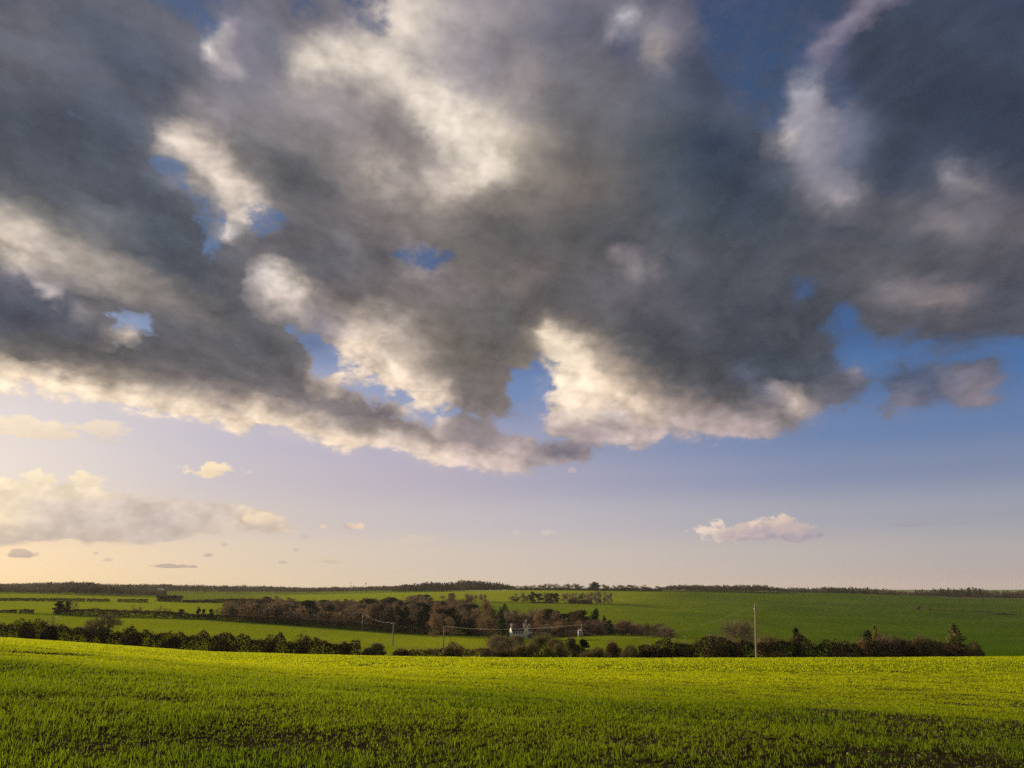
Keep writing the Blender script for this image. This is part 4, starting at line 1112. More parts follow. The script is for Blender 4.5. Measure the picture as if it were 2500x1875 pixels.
plant('bush', 'tall_stems', 'second spray of thin grey stems above the left hedge, the taller one', 'bush', 745, hd(745) + 2, 1548, 46, parts=SF, var=1)
plant('bush', 'thicket', 'small brown bush near the right end of the long left hedge', 'bush', 840, hd(840), 1572, 40, parts=SF)
plant('bush', 'olive_shrub', 'pale olive thicket filling the hedge gap below the left pole', 'bush', 915, hd(915), 1570, 76, parts=SF)
plant('bush', 'dark_shrub', 'round dark evergreen bush in the hedge between the two poles', 'bush', 978, hd(978), 1582, 52, parts=SF)
plant('bush', 'olive_shrub', 'bushy olive shrub just right of the pole with a crossarm', 'bush', 1103, hd(1103), 1576, 46, parts=SF)
plant('bare_tree', 'bare_small', 'low leaning bare tree with olive twigs left of the white house', 'tree', 1228, hd(1228) + 4, 1556, 92, var=1)
plant('bush', 'dark_shrub', 'small dark bush at the foot of the low leaning tree', 'bush', 1188, hd(1188) + 1, 1579, 26, parts=SF)
plant('bush', 'thicket', 'large brown shrub at the field edge left of the yellow gorse', 'bush', 1278, hd(1278), 1563, 66, parts=SF)
plant('bush', 'olive_shrub', 'dull olive shrub squeezed between the leaning tree and the brown shrub', 'bush', 1235, hd(1235), 1584, 48, parts=SF)
plant('gorse_bush', 'gorse', 'bright yellow-green gorse bush on the field edge', 'bush', 1333, hd(1333) - 2, 1577, 58, parts=SF)
plant('bush', 'olive_shrub', 'mid green bush growing against the right side of the gorse', 'bush', 1358, hd(1358), 1571, 44, parts=SF)
plant('bush', 'olive_shrub', 'shrub with creamy climber in front of the transformer pole', 'bush', 1392, hd(1392) + 3, 1556, 54, parts=SF)
plant('ivy_clad_tree', 'wood_ivy', 'dark ivy mound wrapped round the foot of the transformer pole', 'tree', 1424, hd(1424) + 16, 1560, 34)
plant('bush', 'thicket', 'brown bush at the field edge under the transformer pole', 'bush', 1450, hd(1450), 1578, 72, parts=SF)
plant('bush', 'dark_shrub', 'tall dark green bush standing well right of the transformer pole', 'bush', 1497, hd(1497) + 2, 1563, 42, parts=SF)
plant('bush', 'thicket', 'brown bush between the tall dark bush and the short grey posts', 'bush', 1540, hd(1540), 1573, 50, parts=SF)
plant('bush', 'dark_shrub', 'dark low bush at the left end of the right hedge', 'bush', 1578, hd(1578), 1582, 50, parts=SF)
plant('bush', 'dark_shrub', 'dark spiky bush just below the two short grey posts', 'bush', 1618, hd(1618), 1577, 44, parts=SF)
plant('bush', 'thicket', 'brown bush below the short pole with a small crossarm', 'bush', 1675, hd(1675), 1576, 70, parts=SF)
plant('bush', 'thicket', 'russet bush on the right hedge left of the tall bare pole', 'bush', 1755, hd(1755) + 1, 1562, 84, parts=SF)
plant('bare_tree', 'bare_broad', 'wide spreading bare tree behind the tall bare pole', 'tree', 1808, hd(1808) + 14, 1506, 134)
plant('bush', 'dark_shrub', 'dark bush immediately left of the tall bare pole', 'bush', 1795, hd(1795), 1564, 46, parts=SF)
plant('bush', 'thicket', 'large brown thicket between the tall bare pole and the dark conifer', 'bush', 1886, hd(1886) + 1, 1547, 92, parts=SF)
plant('conifer', 'spruce', 'dark ragged conifer at the end of the brown thicket', 'tree', 1943, hd(1943) + 2, 1534, 64)
plant('bush', 'thicket', 'low brown bush in the dip of the right hedge', 'bush', 2055, hd(2055), 1574, 74, parts=SF)
plant('bush', 'russet', 'orange-brown bush under the dark evergreen with the golden tip', 'bush', 2106, hd(2106) - 1, 1558, 32, parts=SF)
plant('evergreen_tree', 'evergreen_round', 'dark evergreen tree beside the golden conifer on the right', 'tree', 2118, hd(2118) + 3, 1539, 46)
plant('conifer', 'golden', 'slim golden conifer whose yellow tip tops the dark evergreen', 'tree', 2134, hd(2134) + 4, 1526, 17)
plant('bush', 'dark_shrub', 'small dark bush right of the golden conifer', 'bush', 2146, hd(2146) + 3, 1541, 26, parts=SF)
plant('bush', 'tall_stems', 'bush of pale upright bare stems right of the golden conifer', 'bush', 2160, hd(2160), 1546, 66, parts=SF, var=0)
plant('bush', 'thicket', 'brown bush in the right clump behind the pale upright stems', 'bush', 2190, hd(2190) + 2, 1548, 60, parts=SF)
plant('bush', 'dark_shrub', 'dark leafy bush in the middle of the right clump', 'bush', 2218, hd(2218), 1558, 60, parts=SF)
plant('bush', 'olive_shrub', 'grey-green leafy bush with a pale top in the right clump', 'bush', 2245, hd(2245) + 2, 1553, 52, parts=SF)
plant('bush', 'thicket', 'pale brown feathery bush left of the tall conifer at the right end', 'bush', 2278, hd(2278), 1550, 74, parts=SF)
plant('conifer', 'spruce_light', 'tall conifer with a light green top at the right end of the clump', 'tree', 2328, hd(2328) + 2, 1524, 64)
plant('bush', 'dark_shrub', 'dark bush under the tall light-topped conifer', 'bush', 2320, hd(2320) - 1, 1574, 64, parts=SF)
plant('bush', 'thicket', 'orange-brown arching bush at the right end of the clump', 'bush', 2368, hd(2368), 1563, 48, parts=SF)
plant('bush', 'dark_shrub', 'small clipped dark bush ending the right clump', 'bush', 2391, hd(2391), 1587, 22, parts=SF)
plant('weed', 'olive_shrub', 'tiny weed tuft on the field edge at the far right', 'plant', 2457, hd(2457) - 7, 1603, 12, parts=SF)

# --- scrub between the hedge and the house
plant('bush', 'thicket', 'brown scrub in front of the left wall of the white house', 'bush', 1222, 250, 1549, 76, parts=SF)
plant('bush', 'olive_shrub', 'dark scrub below the windows of the white house', 'bush', 1268, 262, 1552, 60, parts=SF)
plant('bush', 'thicket', 'brown scrub right of the white house, below its pale gable', 'bush', 1322, 245, 1548, 60, parts=SF)
plant('bare_tree', 'wood_grey', 'bare brown tree touching the right side of the white house', 'tree', 1334, 330, 1522, 52)
plant('bush', 'thicket', 'brown thicket behind the gorse, left of the transformer pole', 'bush', 1362, 225, 1554, 64, parts=SF)

# --- across the valley
def D430(px): return 428.0
hedge('hedge', 'long dark hedge along the top of the middle field, below the valley wood', [(134,1489),(165,1490),(215,1487),(300,1491),(380,1494),(430,1495),(470,1500),(520,1502),(600,1505),(680,1508),(760,1514),(850,1518),(900,1524),(960,1530),(1040,1540),(1120,1548),(1185,1553)], D430, 4, ('hedge', 'ivy'), .42, 120, 34, .22, seed=6, twl=1.3, sp=3)
G_THIN = 'short lengths of hedge at the far left'
hedge('hedge', 'short thin dark hedge at the left edge above the middle field', [(-120,1489),(0,1490),(42,1489)], D430, 2, ('hedge', 'brown'), .35, 110, 20, .25, seed=7, twl=.8, sp=3)
hedge('hedge', 'short clumpy hedge left of the two dark ivy trees', [(47,1490),(62,1488),(84,1490)], D430, 2, ('hedge', 'brown'), .35, 110, 20, .3, seed=8, twl=.8, sp=3)
hedge('hedge', 'thin far hedge line between two left fields, its longest unbroken length', [(-120,1461),(0,1461),(208,1462)], lambda p: 800.0, 3, ('hedge', 'ivy'), .6, 50, 8, .25, seed=9, sp=5)
hedge('hedge', 'second length of the thin far hedge line, right of its first gap', [(212,1462),(268,1463)], lambda p: 800.0, 3, ('hedge', 'ivy'), .6, 50, 8, .3, seed=10, sp=5)
hedge('hedge', 'third length of the thin far hedge line, ending before the dark tree block', [(287,1463),(362,1464)], lambda p: 800.0, 3, ('hedge', 'ivy'), .6, 50, 8, .25, seed=12, sp=5)
hedge('hedge', 'tall dark block of hedge trees beyond the left fields', [(385,1455),(445,1456)], lambda p: 860.0, 10, ('hedge', 'ivy'), .9, 80, 14, .2, seed=13, sp=6, twl=2)
hedge('hedge', 'dark hedge running right from the tall hedge block', [(446,1466),(500,1465),(560,1463),(640,1463)], lambda p: 850.0, 6, ('hedge', 'brown'), .8, 70, 14, .25, seed=14, sp=6, twl=2)
for x0, top, w, kind, lb in [(143,1468,30,'wood_ivy','dark ivy-covered tree, the larger of the close pair above the middle field'), (167,1468,18,'wood_ivy','dark ivy-covered tree, the smaller of the close pair above the middle field'),
        (443,1487,16,'wood_ivy','dark ivy stump standing up from the middle hedge beside its bare shrubs'), (484,1482,12,'wood_ivy','first tall dark ivy trunk on the middle hedge before the wood'), (498,1487,11,'wood_ivy','second, shorter dark ivy trunk on the middle hedge before the wood'), (516,1486,12,'wood_ivy','third dark ivy trunk on the middle hedge, nearest the wood')]:
    plant('ivy_clad_tree', kind, lb, 'tree', x0, 434, top, w)
for x0, top, w, lb in [(180,1466,26,'thin bare branches beside the smaller ivy-covered tree'), (332,1477,32,'bare shrub tree on the middle hedge, left of three'), (382,1477,26,'bare shrub tree on the middle hedge, between two others'), (408,1483,22,'smallest bare shrub tree on the middle hedge'), (533,1482,30,'bare tree where the middle hedge meets the wood')]:
    plant('bare_tree', 'bare_small', lb, 'tree', x0, 432, top, w)

# --- the wood in the valley: trees one behind the other up the slope
rv = random.Random(5)
GW_ = 'trees of the valley wood'
def wood(xs, tops, D0, D1, n, w0, w1, kinds, hmin=7.0, hmax=15.0, seed=1, group=GW_, lab=None):
    r = random.Random(seed)
    tx, ty = zip(*tops)
    done = 0
    for q in range(n * 6):
        if done >= n: break
        D = D0 + (D1 - D0) * r.random() ** 1.2; px = r.uniform(*xs)
        t, s = ray(px, 1500); gz = hz(t * D, D)
        h = r.uniform(hmin, hmax)
        gy_ = px_of(t, (gz + h - EYE) / D)[1]
        lim = float(np.interp(px, tx, ty))
        if gy_ < lim: 
            h2 = h - (lim - gy_) * D / F
            if h2 < hmin * .75: continue
            gy_ = lim + r.uniform(0, 3)
        kind, name, label = r.choices(kinds, [k_[0] for k_ in kinds])[0][1:]
        plant(name, kind, label, 'tree', round(px, 1), D, gy_, r.uniform(w0, w1) * 450 / D, group)
        done += 1
KW = [(4.2, 'wood_brown', 'bare_tree', 'bare brown tree crowded among others in the valley wood'), (2, 'wood_grey', 'bare_tree', 'bare greyish tree crowded among others in the valley wood'), (3.4, 'wood_ivy', 'ivy_clad_tree', 'dark ivy-clad tree crowded among others in the valley wood')]
KD = [(3, 'wood_brown', 'bare_tree', 'bare brown tree crowded among others in the valley wood'), (4, 'wood_ivy', 'ivy_clad_tree', 'dark ivy-clad tree crowded among others in the valley wood')]
tops1 = [(540,1470),(600,1466),(640,1458),(660,1452),(700,1455),(740,1466),(780,1463),(850,1462),(950,1457),(1050,1449),(1100,1446),(1150,1449),(1160,1462),(1180,1478),(1250,1480)]
wood((545, 1160), tops1, 540, 920, 100, 40, 62, KW, 8, 17, 1)
wood((640, 1160), [(540,1488),(700,1480),(900,1473),(1000,1468),(1160,1472)], 445, 560, 55, 32, 50, KW, 8, 17, 2)
wood((900, 1050), [(540,1488),(900,1474),(1160,1474)], 436, 470, 14, 16, 26, KD, 10, 14, 3)
wood((555, 900), [(540,1496),(700,1492),(900,1490)], 436, 520, 36, 26, 42, KW, 5, 9, 7)
wood((1050, 1250), [(1050,1478),(1110,1474),(1160,1482),(1250,1490)], 400, 520, 28, 32, 52, KW, 8, 14, 4)
wood((1250, 1316), [(1240,1484),(1290,1478),(1340,1484)], 425, 540, 14, 30, 46, KW, 7, 14, 8)
wood((1318, 1440), [(1250,1484),(1290,1478),(1340,1484),(1365,1480),(1390,1490),(1420,1488),(1440,1500)], 365, 520, 30, 32, 52, KW, 7, 14, 5)
wood((1300, 1640), [(1300,1520),(1430,1512),(1500,1512),(1560,1511),(1600,1516),(1640,1534)], 352, 390, 38, 28, 44, [(6, 'wood_brown', 'bare_tree', 'brown thicket tree in the low wood above the small bright field'), (2, 'wood_grey', 'bare_tree', 'brown thicket tree in the low wood above the small bright field')], 4, 9, 6, 'trees of the low thicket wood')
plant('bare_tree', 'wood_brown', 'pale brown tall crowned tree left of the white house, lit from the left', 'tree', 1195, 385, 1464, 58, var=0)
plant('bare_tree', 'wood_brown', 'small round brown tree standing out against the dark side of the wood', 'tree', 1100, 470, 1474, 26, var=2)
plant('evergreen_tree', 'yew', 'dark green yew close to the left end of the white house', 'tree', 1226, 372, 1502, 26)
plant('evergreen_tree', 'evergreen_round', 'dark evergreen behind the yew left of the white house', 'tree', 1232, 415, 1476, 30)
plant('evergreen_tree', 'evergreen_round', 'dark round evergreen tree standing clear above the valley wood on the right', 'tree', 1455, 400, 1486, 32)
plant('evergreen_tree', 'evergreen_round', 'smaller dark evergreen at the right foot of the dark round one', 'tree', 1474, 392, 1504, 20)
plant('evergreen_tree', 'yew', 'dark egg-shaped evergreen in front of the low thicket wood', 'tree', 1488, 350, 1514, 24)
plant('bare_tree', 'wood_brown', 'orange-brown tree left of the dark egg-shaped evergreen', 'tree', 1458, 352, 1512, 34, var=3)

# --- clump and copse on the far hillside
GC = 'trees of the far hillside clump'
for x0, top, w, kind in [(1162,1451,14,0),(1172,1450,14,1),(1184,1451,14,0),(1250,1454,22,1),(1262,1449,22,0),(1276,1447,24,1),(1288,1456,22,0),(1298,1445,24,2),(1316,1449,22,2),(1331,1446,26,1),(1346,1448,22,2),(1360,1448,20,2)]:
    plant('bare_tree', 'wood_brown' if kind < 2 else 'wood_ivy', 'dark leafless tree of the loose clump on the far hillside', 'tree', x0, 985, top, w, GC)
GP = 'trees of the far square copse'
for i in range(16):
    x0 = 1376 + i * 7.6 + rv.uniform(-2, 2)
    plant('bare_tree', 'wood_grey' if i % 3 else 'wood_brown', 'bare brown tree of the square copse on the green hillside', 'tree', x0, 972 + rv.uniform(0, 36), 1447 - (4 if 1440 < x0 < 1490 else 0) + rv.uniform(-2, 3), rv.uniform(13, 19), GP)
hedge('hedge', 'dark low hedge along the foot of the square copse', [(1388,1467),(1420,1466),(1446,1468)], lambda p: 968.0, 4, ('ivy', 'hedge'), .8, 60, 4, .2, seed=15, sp=5)
hedge('hedge', 'low dark scrub line on the grass left of the square copse', [(1296,1470),(1325,1470),(1352,1471)], lambda p: 968.0, 3, ('ivy', 'hedge'), .7, 50, 4, .3, seed=16, sp=5)
# --- scattered hedge pieces on the right hillside
plant('bush', 'thicket', 'small brown tree alone on the right hillside field', 'bush', 2238, 955, 1477, 16, parts=SF)
hedge('hedge', 'low scrub at the foot of the small tree on the right hillside', [(2226,1488),(2252,1489)], lambda p: 952.0, 3, ('hedge', 'brown'), .6, 70, 8, .3, seed=17, sp=4)
hedge('hedge', 'short dot of hedge right of the small tree on the right hillside', [(2266,1489),(2282,1489)], lambda p: 952.0, 3, ('hedge', 'brown'), .6, 70, 8, .2, seed=18, sp=4)
hedge('hedge', 'brownish hedge length in the middle of the right hillside line', [(2288,1490),(2325,1491),(2358,1495)], lambda p: 940.0, 3, ('hedge', 'brown'), .6, 70, 8, .25, seed=19, sp=4)
hedge('hedge', 'brownish hedge length on the right hillside, second from the right', [(2376,1495),(2400,1494),(2420,1498)], lambda p: 920.0, 3, ('hedge', 'brown'), .6, 70, 8, .25, seed=20, sp=4)
hedge('hedge', 'rightmost brownish hedge length on the right hillside', [(2426,1499),(2448,1497),(2472,1502)], lambda p: 892.0, 3, ('hedge', 'brown'), .6, 70, 8, .25, seed=22, sp=4)
hedge('hedge', 'dark hedge below the pale stubble strip under the right wood', [(2312,1463),(2345,1463),(2395,1463),(2470,1466)], lambda p: 1335.0, 4, ('hedge', 'ivy'), 1.0, 40, 6, .3, seed=23, sp=6)

# --- woods far off that read as one mass
def far_wood(name, label, px0, px1, tops, Dfun, rows, dD, gap, hh, conif=0.0, mats=('farwood', 'conifer'), seed=1, ntri=60, dark=.25):
    r = np.random.default_rng(seed)
    tx, ty = zip(*tops)
    Vs, Fs, Mi, off = [], [], [], 0
    for row in range(rows):
        px = px0
        while px < px1:
            D = Dfun(px) + row * dD + r.uniform(-.3, .3) * dD
            lim = float(np.interp(px, tx, ty))
            t, s = ray(px, lim)
            g = hz(t * D, D)
            h = EYE + s * D - g
            h = min(max(h, hh * .5), hh * 1.6) * r.uniform(.80, 1.0) if row == 0 or r.random() < .5 else hh * r.uniform(.5, .9)
            h = min(h, max(EYE + s * D - g, hh * .3))
            h *= .88 + .30 * float(vnoise(px / 45., row * .7, seed)); h = max(h, hh * .4)
            w = r.uniform(.55, .95) * max(h, 6) * .55
            c = np.array([t * D, D, g])
            if r.random() < conif:
                k = ntri; u = r.uniform(0, 1, k) ** .8
                a = r.uniform(0, 6.283, k); q = (1 - u) * w * .55 * r.uniform(.4, 1, k)
                P = c + np.stack([np.cos(a) * q, np.sin(a) * q, h * (.12 + .9 * u)], -1); m_ = 1
            else:
                d_ = unit(r, ntri); q = r.uniform(0, 1, ntri)[:, None] ** .4
                P = c + np.array([0, 0, h * .58]) + d_ * q * np.array([w, w, h * .44]); m_ = int(r.random() < dark)
            v, f = leaf_tris(r, P, max(w, 2.5) * .26)
            Vs.append(v); Fs.append(f + off); off += len(v); Mi.append(np.full(len(f), m_))
            px += gap * r.uniform(.6, 1.4)
    o = obj(name, mesh_np(name, np.concatenate(Vs), np.concatenate(Fs), [MAT[mats[0]], MAT[mats[1]]], np.concatenate(Mi)))
    tag(o, label, 'woodland', kind='stuff')
far_wood('far_wood', 'distant bare wood along the left skyline', -120, 1010, [(-120,1424),(0,1424),(120,1420),(200,1421),(300,1425),(500,1427),(640,1430),(760,1433),(850,1431),(900,1429),(950,1430),(990,1426)], lambda p: 1700, 19, 95, 6, 14, .06, seed=31, ntri=60, dark=.15)
far_wood('far_wood', 'darker belt of wood in front of the left skyline', -120, 405, [(-120,1432),(0,1434),(40,1430),(60,1436),(130,1436),(160,1422),(210,1421),(260,1428),(300,1434),(380,1440)], lambda p: 1010 + .25 * max(p, 0), 10, 42, 7, 12, .05, seed=32, ntri=110, dark=.2)
far_wood('far_wood', 'brown wood on the slope below the skyline masts', 560, 1010, [(560,1446),(640,1443),(760,1440),(850,1436),(1000,1430)], lambda p: 2100 - .5 * (p - 560), 8, 60, 6, 14, .05, seed=33, ntri=100, dark=.2)
far_wood('hill_wood', 'wood topped by conifers on the rounded middle hill', 960, 1258, [(960,1432),(1000,1426),(1040,1421),(1080,1419),(1130,1418),(1180,1421),(1230,1425),(1258,1430)], lambda p: 1480, 9, 26, 5, 15, .3, seed=34, ntri=110, dark=.2)
far_wood('ridge_wood', 'long dark wood along the right skyline', 1612, 2560, [(1612,1436),(1640,1424),(1700,1426),(1720,1429),(1800,1427),(1870,1428),(1900,1433),(2000,1433),(2060,1435),(2100,1434),(2200,1438),(2260,1438),(2300,1435),(2420,1436),(2480,1437),(2560,1440)], lambda p: 1415 + (p - 1612) * .05, 6, 16, 6, 14, .2, seed=35, ntri=120, dark=.35)
GR = 'bare trees along the ridge skyline'
r_ = random.Random(9)
px = 1262.0
while px < 1615:
    if not (1428 < px < 1475):
        plant('bare_tree', 'wood_grey' if r_.random() < .5 else 'wood_brown', 'small dark bare tree in the row along the middle skyline', 'tree', round(px, 1), 1412, 1430 + r_.uniform(-3, 4) - (3 if 1330 < px < 1425 else 0) + (3 if px > 1580 else 0), r_.uniform(13, 22), GR)
    px += r_.uniform(4.5, 8)
plant('broad_tree', 'evergreen_round', 'largest rounded dark tree on the middle skyline', 'tree', 1451, 1405, 1421, 34)
plant('bare_tree', 'wood_brown', 'bare tree leaning on the right side of the largest skyline tree', 'tree', 1474, 1408, 1426, 20)

far_wood('wood_undergrowth', 'tangled brown undergrowth filling the floor of the valley wood', 552, 1165, [(540,1476),(600,1470),(640,1463),(700,1460),(740,1470),(850,1467),(950,1462),(1050,1454),(1150,1454),(1165,1470)], lambda p: 450, 16, 28, 9, 6, 0, ('brown', 'ivy'), seed=36, ntri=90, dark=.25)
hedge('hedge', 'dense brown scrub closing the lower half of the right-hand clump', [(2098,1587),(2140,1577),(2200,1575),(2240,1573),(2300,1577),(2350,1581),(2385,1595)], lambda p: hd(p) + 1.5, 2.6, ('brown', 'hedge'), .16, 480, 110, .25, seed=41)
hedge('hedge', 'low dark hedge under the row of small trees on the middle skyline', [(1256,1437),(1330,1437),(1400,1437),(1500,1437),(1615,1438)], lambda p: 1416.0, 4, ('hedge', 'farwood'), 1.0, 40, 6, .35, seed=42, sp=6)
# ------------------------------------------------------------------ poles and wires
def pole_thing(name, label, px, D, top_y, rad, mat, cat='pole', lean=0.0, base=None, sink=.8):
    t, s = ray(px, top_y)
    X = t * D; zb = hz(X, D) if base is None else base; h = EYE + s * D - zb
    e = empty(name, (X, D, zb)); tag(e, label, cat)
    b = MB(); b.tube([(lean * -.0, 0, -sink), (lean * .3, 0, h * .3), (lean, 0, h)], [rad, rad * .92, rad * .72], 10)
    b.build('post', MAT[mat], e, True)
    e['h'] = h
    return e, h, lean
def insulators(e, pts, r=.07, h=.22):
    for p in pts:
        b = MB(); z = p[2]
        b.tube([(p[0], p[1], z), (p[0], p[1], z + h * .3), (p[0], p[1], z + h * .35), (p[0], p[1], z + h * .65), (p[0], p[1], z + h * .7), (p[0], p[1], z + h)], [r * .5, r * .5, r, r, r * .6, r * .4], 8)
        b.build('insulator', MAT['porcelain'], e, True)
e, h, l = pole_thing('utility_pole', 'tall pale bare wooden pole at the right field edge', 1836, 104.5, 1475, .135, 'pole_wood', lean=.42)
b = MB(); b.tube([(l, 0, h - .02), (l, 0, h + .05)], [.14, .12], 10); b.build('cap', MAT['steel'], e, True)
b = MB(); b.box((l - .02, -.02, h - .62), (.36, .30, .14)); b.tube([(l - .14, -.16, h - .5), (l - .14, -.16, h - .22)], .035, 6); b.build('bracket', MAT['steel'], e)

TALL = Vector(e.location) + Vector((l - .14, -.16, h - .22))
def line_pole(label, px, D, top_y, arm=1.6, lean=0.0, name='utility_pole', rad=.24, mat='grey_wood', ins=True):
    e, h, l = pole_thing(name, label, px, D, top_y, rad, mat, lean=lean)
    b = MB(); b.box((l, -.16, h - .35), (arm, .10, .13)); b.build('crossarm', MAT['grey_wood'], e)
    if ins: insulators(e, [(l - arm * .45, -.16, h - .285), (l, -.16, h - .285), (l + arm * .45, -.16, h - .285)])
    o = Vector(e.location)
    return e, [o + Vector((l + k * arm * .45, -.16, h - .07)) for k in (-1, 0, 1)]
_, wA = line_pole('slim wooden pole standing on the middle field, left one of the pair', 961, 300, 1520, 1.5)
_, wB = line_pole('wooden pole with a crossarm on the middle field, right one of the pair', 1084, 292, 1528, 2.0)
eC, wC = line_pole('pole with white insulators at the wood edge behind the middle hedge', 886, 421, 1496, 1.6)
for z_, dx_ in ((-1.9, .1), (-4.6, -.05)):
    b = MB(); hh = wC[1].z - eC.location.z
    b.box((dx_, -.30, hh + z_), (.38, .1, 1.0 if z_ > -3 else .7)); b.build('marker_plate', MAT['whitewash'], eC)
_, wD = line_pole('dark pole hidden among the wood where the left wires peak', 778, 446, 1493, 1.6)
_, wE = line_pole('pole at the left end of the wires, sunk among the wood', 668, 452, 1500, 1.6)
# the pole carrying the transformer
eT, hT, lT = pole_thing('transformer_pole', 'stout pole carrying a grey transformer box above the ivy', 1420, 188, 1523, .19, 'pole_wood')
b = MB(); b.box((0, -.2, hT - .45), (1.9, .12, .14)); b.build('crossarm', MAT['grey_wood'], eT)
insulators(eT, [(-.85, -.2, hT - .38), (0, -.2, hT - .38), (.85, -.2, hT - .38)])
b = MB(); b.box((-.42, -.12, hT - 2.2), (.95, .95, 1.25)); b.box((-.42, -.12, hT - 1.53), (1.05, 1.05, .09))
for k in range(6): b.box((.12, -.48 + k * .15, hT - 2.2), (.14, .05, 1.0)); b.box((-.78 + k * .15, -.66, hT - 2.2), (.05, .14, 1.0))
tr = b.build('transformer', MAT['grey_paint'], eT)
for k in (-1, 0, 1):
    b = MB(); x = -.42 + k * .28
    b.tube([(x, -.12, hT - 1.49), (x, -.12, hT - 1.35), (x, -.12, hT - 1.2), (x, -.12, hT - 1.05)], [.06, .09, .07, .03], 8); b.build('bushing', MAT['porcelain'], tr, True)
b = MB(); b.box((-.1, -.1, hT - 2.85), (1.1, .5, .12)); b.build('bracket', MAT['steel'], eT)
oT = Vector(eT.location)
wT = [oT + Vector((k * .85, -.2, hT - .14)) for k in (-1, 0, 1)]
lowT = oT + Vector((.55, -.2, hT - 1.9))
def span(label, A, B, sag, rad=.03, name='overhead_wire'):
    e = empty(name, A[0]); tag(e, label, 'wire')
    for a, c in zip(A, B):
        b = MB(); pts = []
        for i in range(25):
            t = i / 24; p = a.lerp(c, t); p.z -= sag * 4 * t * (1 - t); pts.append(p - A[0])
        b.tube(pts, rad, 4); b.build('strand', MAT['cable'], e, True)
    return e
span('wires between the two poles sunk among the wood, leftmost span', wE, wD, 1.3, .009)
span('wires dipping between the wood pole and the pole with white insulators', wD, wC, .7, .010)
span('steep wires from the insulator pole down to the left field pole', wC, wA, 1.3, .009)
span('wires between the pair of poles on the middle field', wA, wB, .8, .008)
span('long wires from the right field pole past the white house to the transformer pole', wB, wT, 1.1, .008)
span('single cable sagging from the transformer pole up to the tall pale pole', [lowT], [TALL], 2.4, .008)
# short poles and posts beyond the right hedge
e, h, l = pole_thing('short_pole', 'short pole with a small crossarm beyond the right hedge', 1732, 225, 1541, .16, 'grey_wood')
b = MB(); b.box((0, -.14, h - .25), (1.0, .1, .12)); b.build('crossarm', MAT['grey_wood'], e); insulators(e, [(-.42, -.14, h - .19), (.42, -.14, h - .19)])
e, h, l = pole_thing('post', 'pale square-topped post left of the short crossarm pole', 1673, 190, 1554, .17, 'grey_wood', 'post')
b = MB(); b.box((0, 0, h + .03), (.36, .36, .08)); b.build('cap', MAT['steel'], e)
e, h, l = pole_thing('post', 'slim dark post in the middle of three beyond the hedge', 1647, 185, 1560, .13, 'grey_wood', 'post')
b = MB(); b.tube([(0, 0, h - .1), (0, 0, h + .25)], [.1, .03], 6); b.build('finial', MAT['steel'], e)
plant('conifer', 'slim', 'slim dark cypress beside the left of the three posts', 'tree', 1635, 180, 1555, 9)
e, h, l = pole_thing('fence_post', 'small pale post with a short rail above the dip of the right hedge', 1984, hd(1984) + 8, 1569, .10, 'pole_wood', 'post')
b = MB(); b.box((.05, -.1, h - .3), (.75, .06, .12)); b.build('rail', MAT['pole_wood'], e)
# masts on the skyline
for px, lb, tp in ((857, 'thin radio mast on the left skyline, the left and taller one', 1421), (894, 'radio mast with a wide head on the left skyline, the right one', 1422)):
    D = 2050; e, h, l = pole_thing('radio_mast', lb, px, D, tp, .45, 'steel', 'mast')
    b = MB()
    for k in range(3): b.box((0, 0, h - 1.2 - k * 1.6), (2.6 if px > 870 else 1.4, 1.4, .9))
    b.build('antenna', MAT['steel'], e)

# ------------------------------------------------------------------ the white house
HX = ray(1266, 1540)[0] * 400; hb = hz(HX, 400)
e = empty('white_house', (HX, 400, hb + .9), R(17), .82); tag(e, 'white house with a dark roof half hidden behind valley scrub', 'house')
def gable_block(x0, x1, y0, y1, eave, ridge, along='x'):
    if along == 'x':
        ym = (y0 + y1) / 2
        V = [(x0, y0, -3), (x1, y0, -3), (x1, y1, -3), (x0, y1, -3), (x0, y0, eave), (x1, y0, eave), (x1, y1, eave), (x0, y1, eave), (x0, ym, ridge), (x1, ym, ridge)]
        Q = [(0, 1, 5, 4), (2, 3, 7, 6)]; T = [(1, 2, 6), (1, 6, 9), (1, 9, 5), (3, 0, 4), (3, 4, 8), (3, 8, 7)]
    else:
        xm = (x0 + x1) / 2
        V = [(x0, y0, -3), (x1, y0, -3), (x1, y1, -3), (x0, y1, -3), (x0, y0, eave), (x1, y0, eave), (x1, y1, eave), (x0, y1, eave), (xm, y0, ridge), (xm, y1, ridge)]
        Q = [(1, 2, 6, 5), (3, 0, 4, 7)]; T = [(0, 1, 5), (0, 5, 8), (0, 8, 4), (2, 3, 7), (2, 7, 9), (2, 9, 6)]
    return V, Q, T
def roof_slab(b, p0, p1, q1, q0, th=.18):
    P = [Vector(p) for p in (p0, p1, q1, q0)]; n = (P[1] - P[0]).cross(P[3] - P[0]).normalized() * th
    if n.z < 0: n = -n
    V = [tuple(p + n * .05) for p in P] + [tuple(p + n * 1.05) for p in P]
    b.add(V, [(0, 3, 2, 1), (4, 5, 6, 7), (0, 1, 5, 4), (1, 2, 6, 5), (2, 3, 7, 6), (3, 0, 4, 7)])
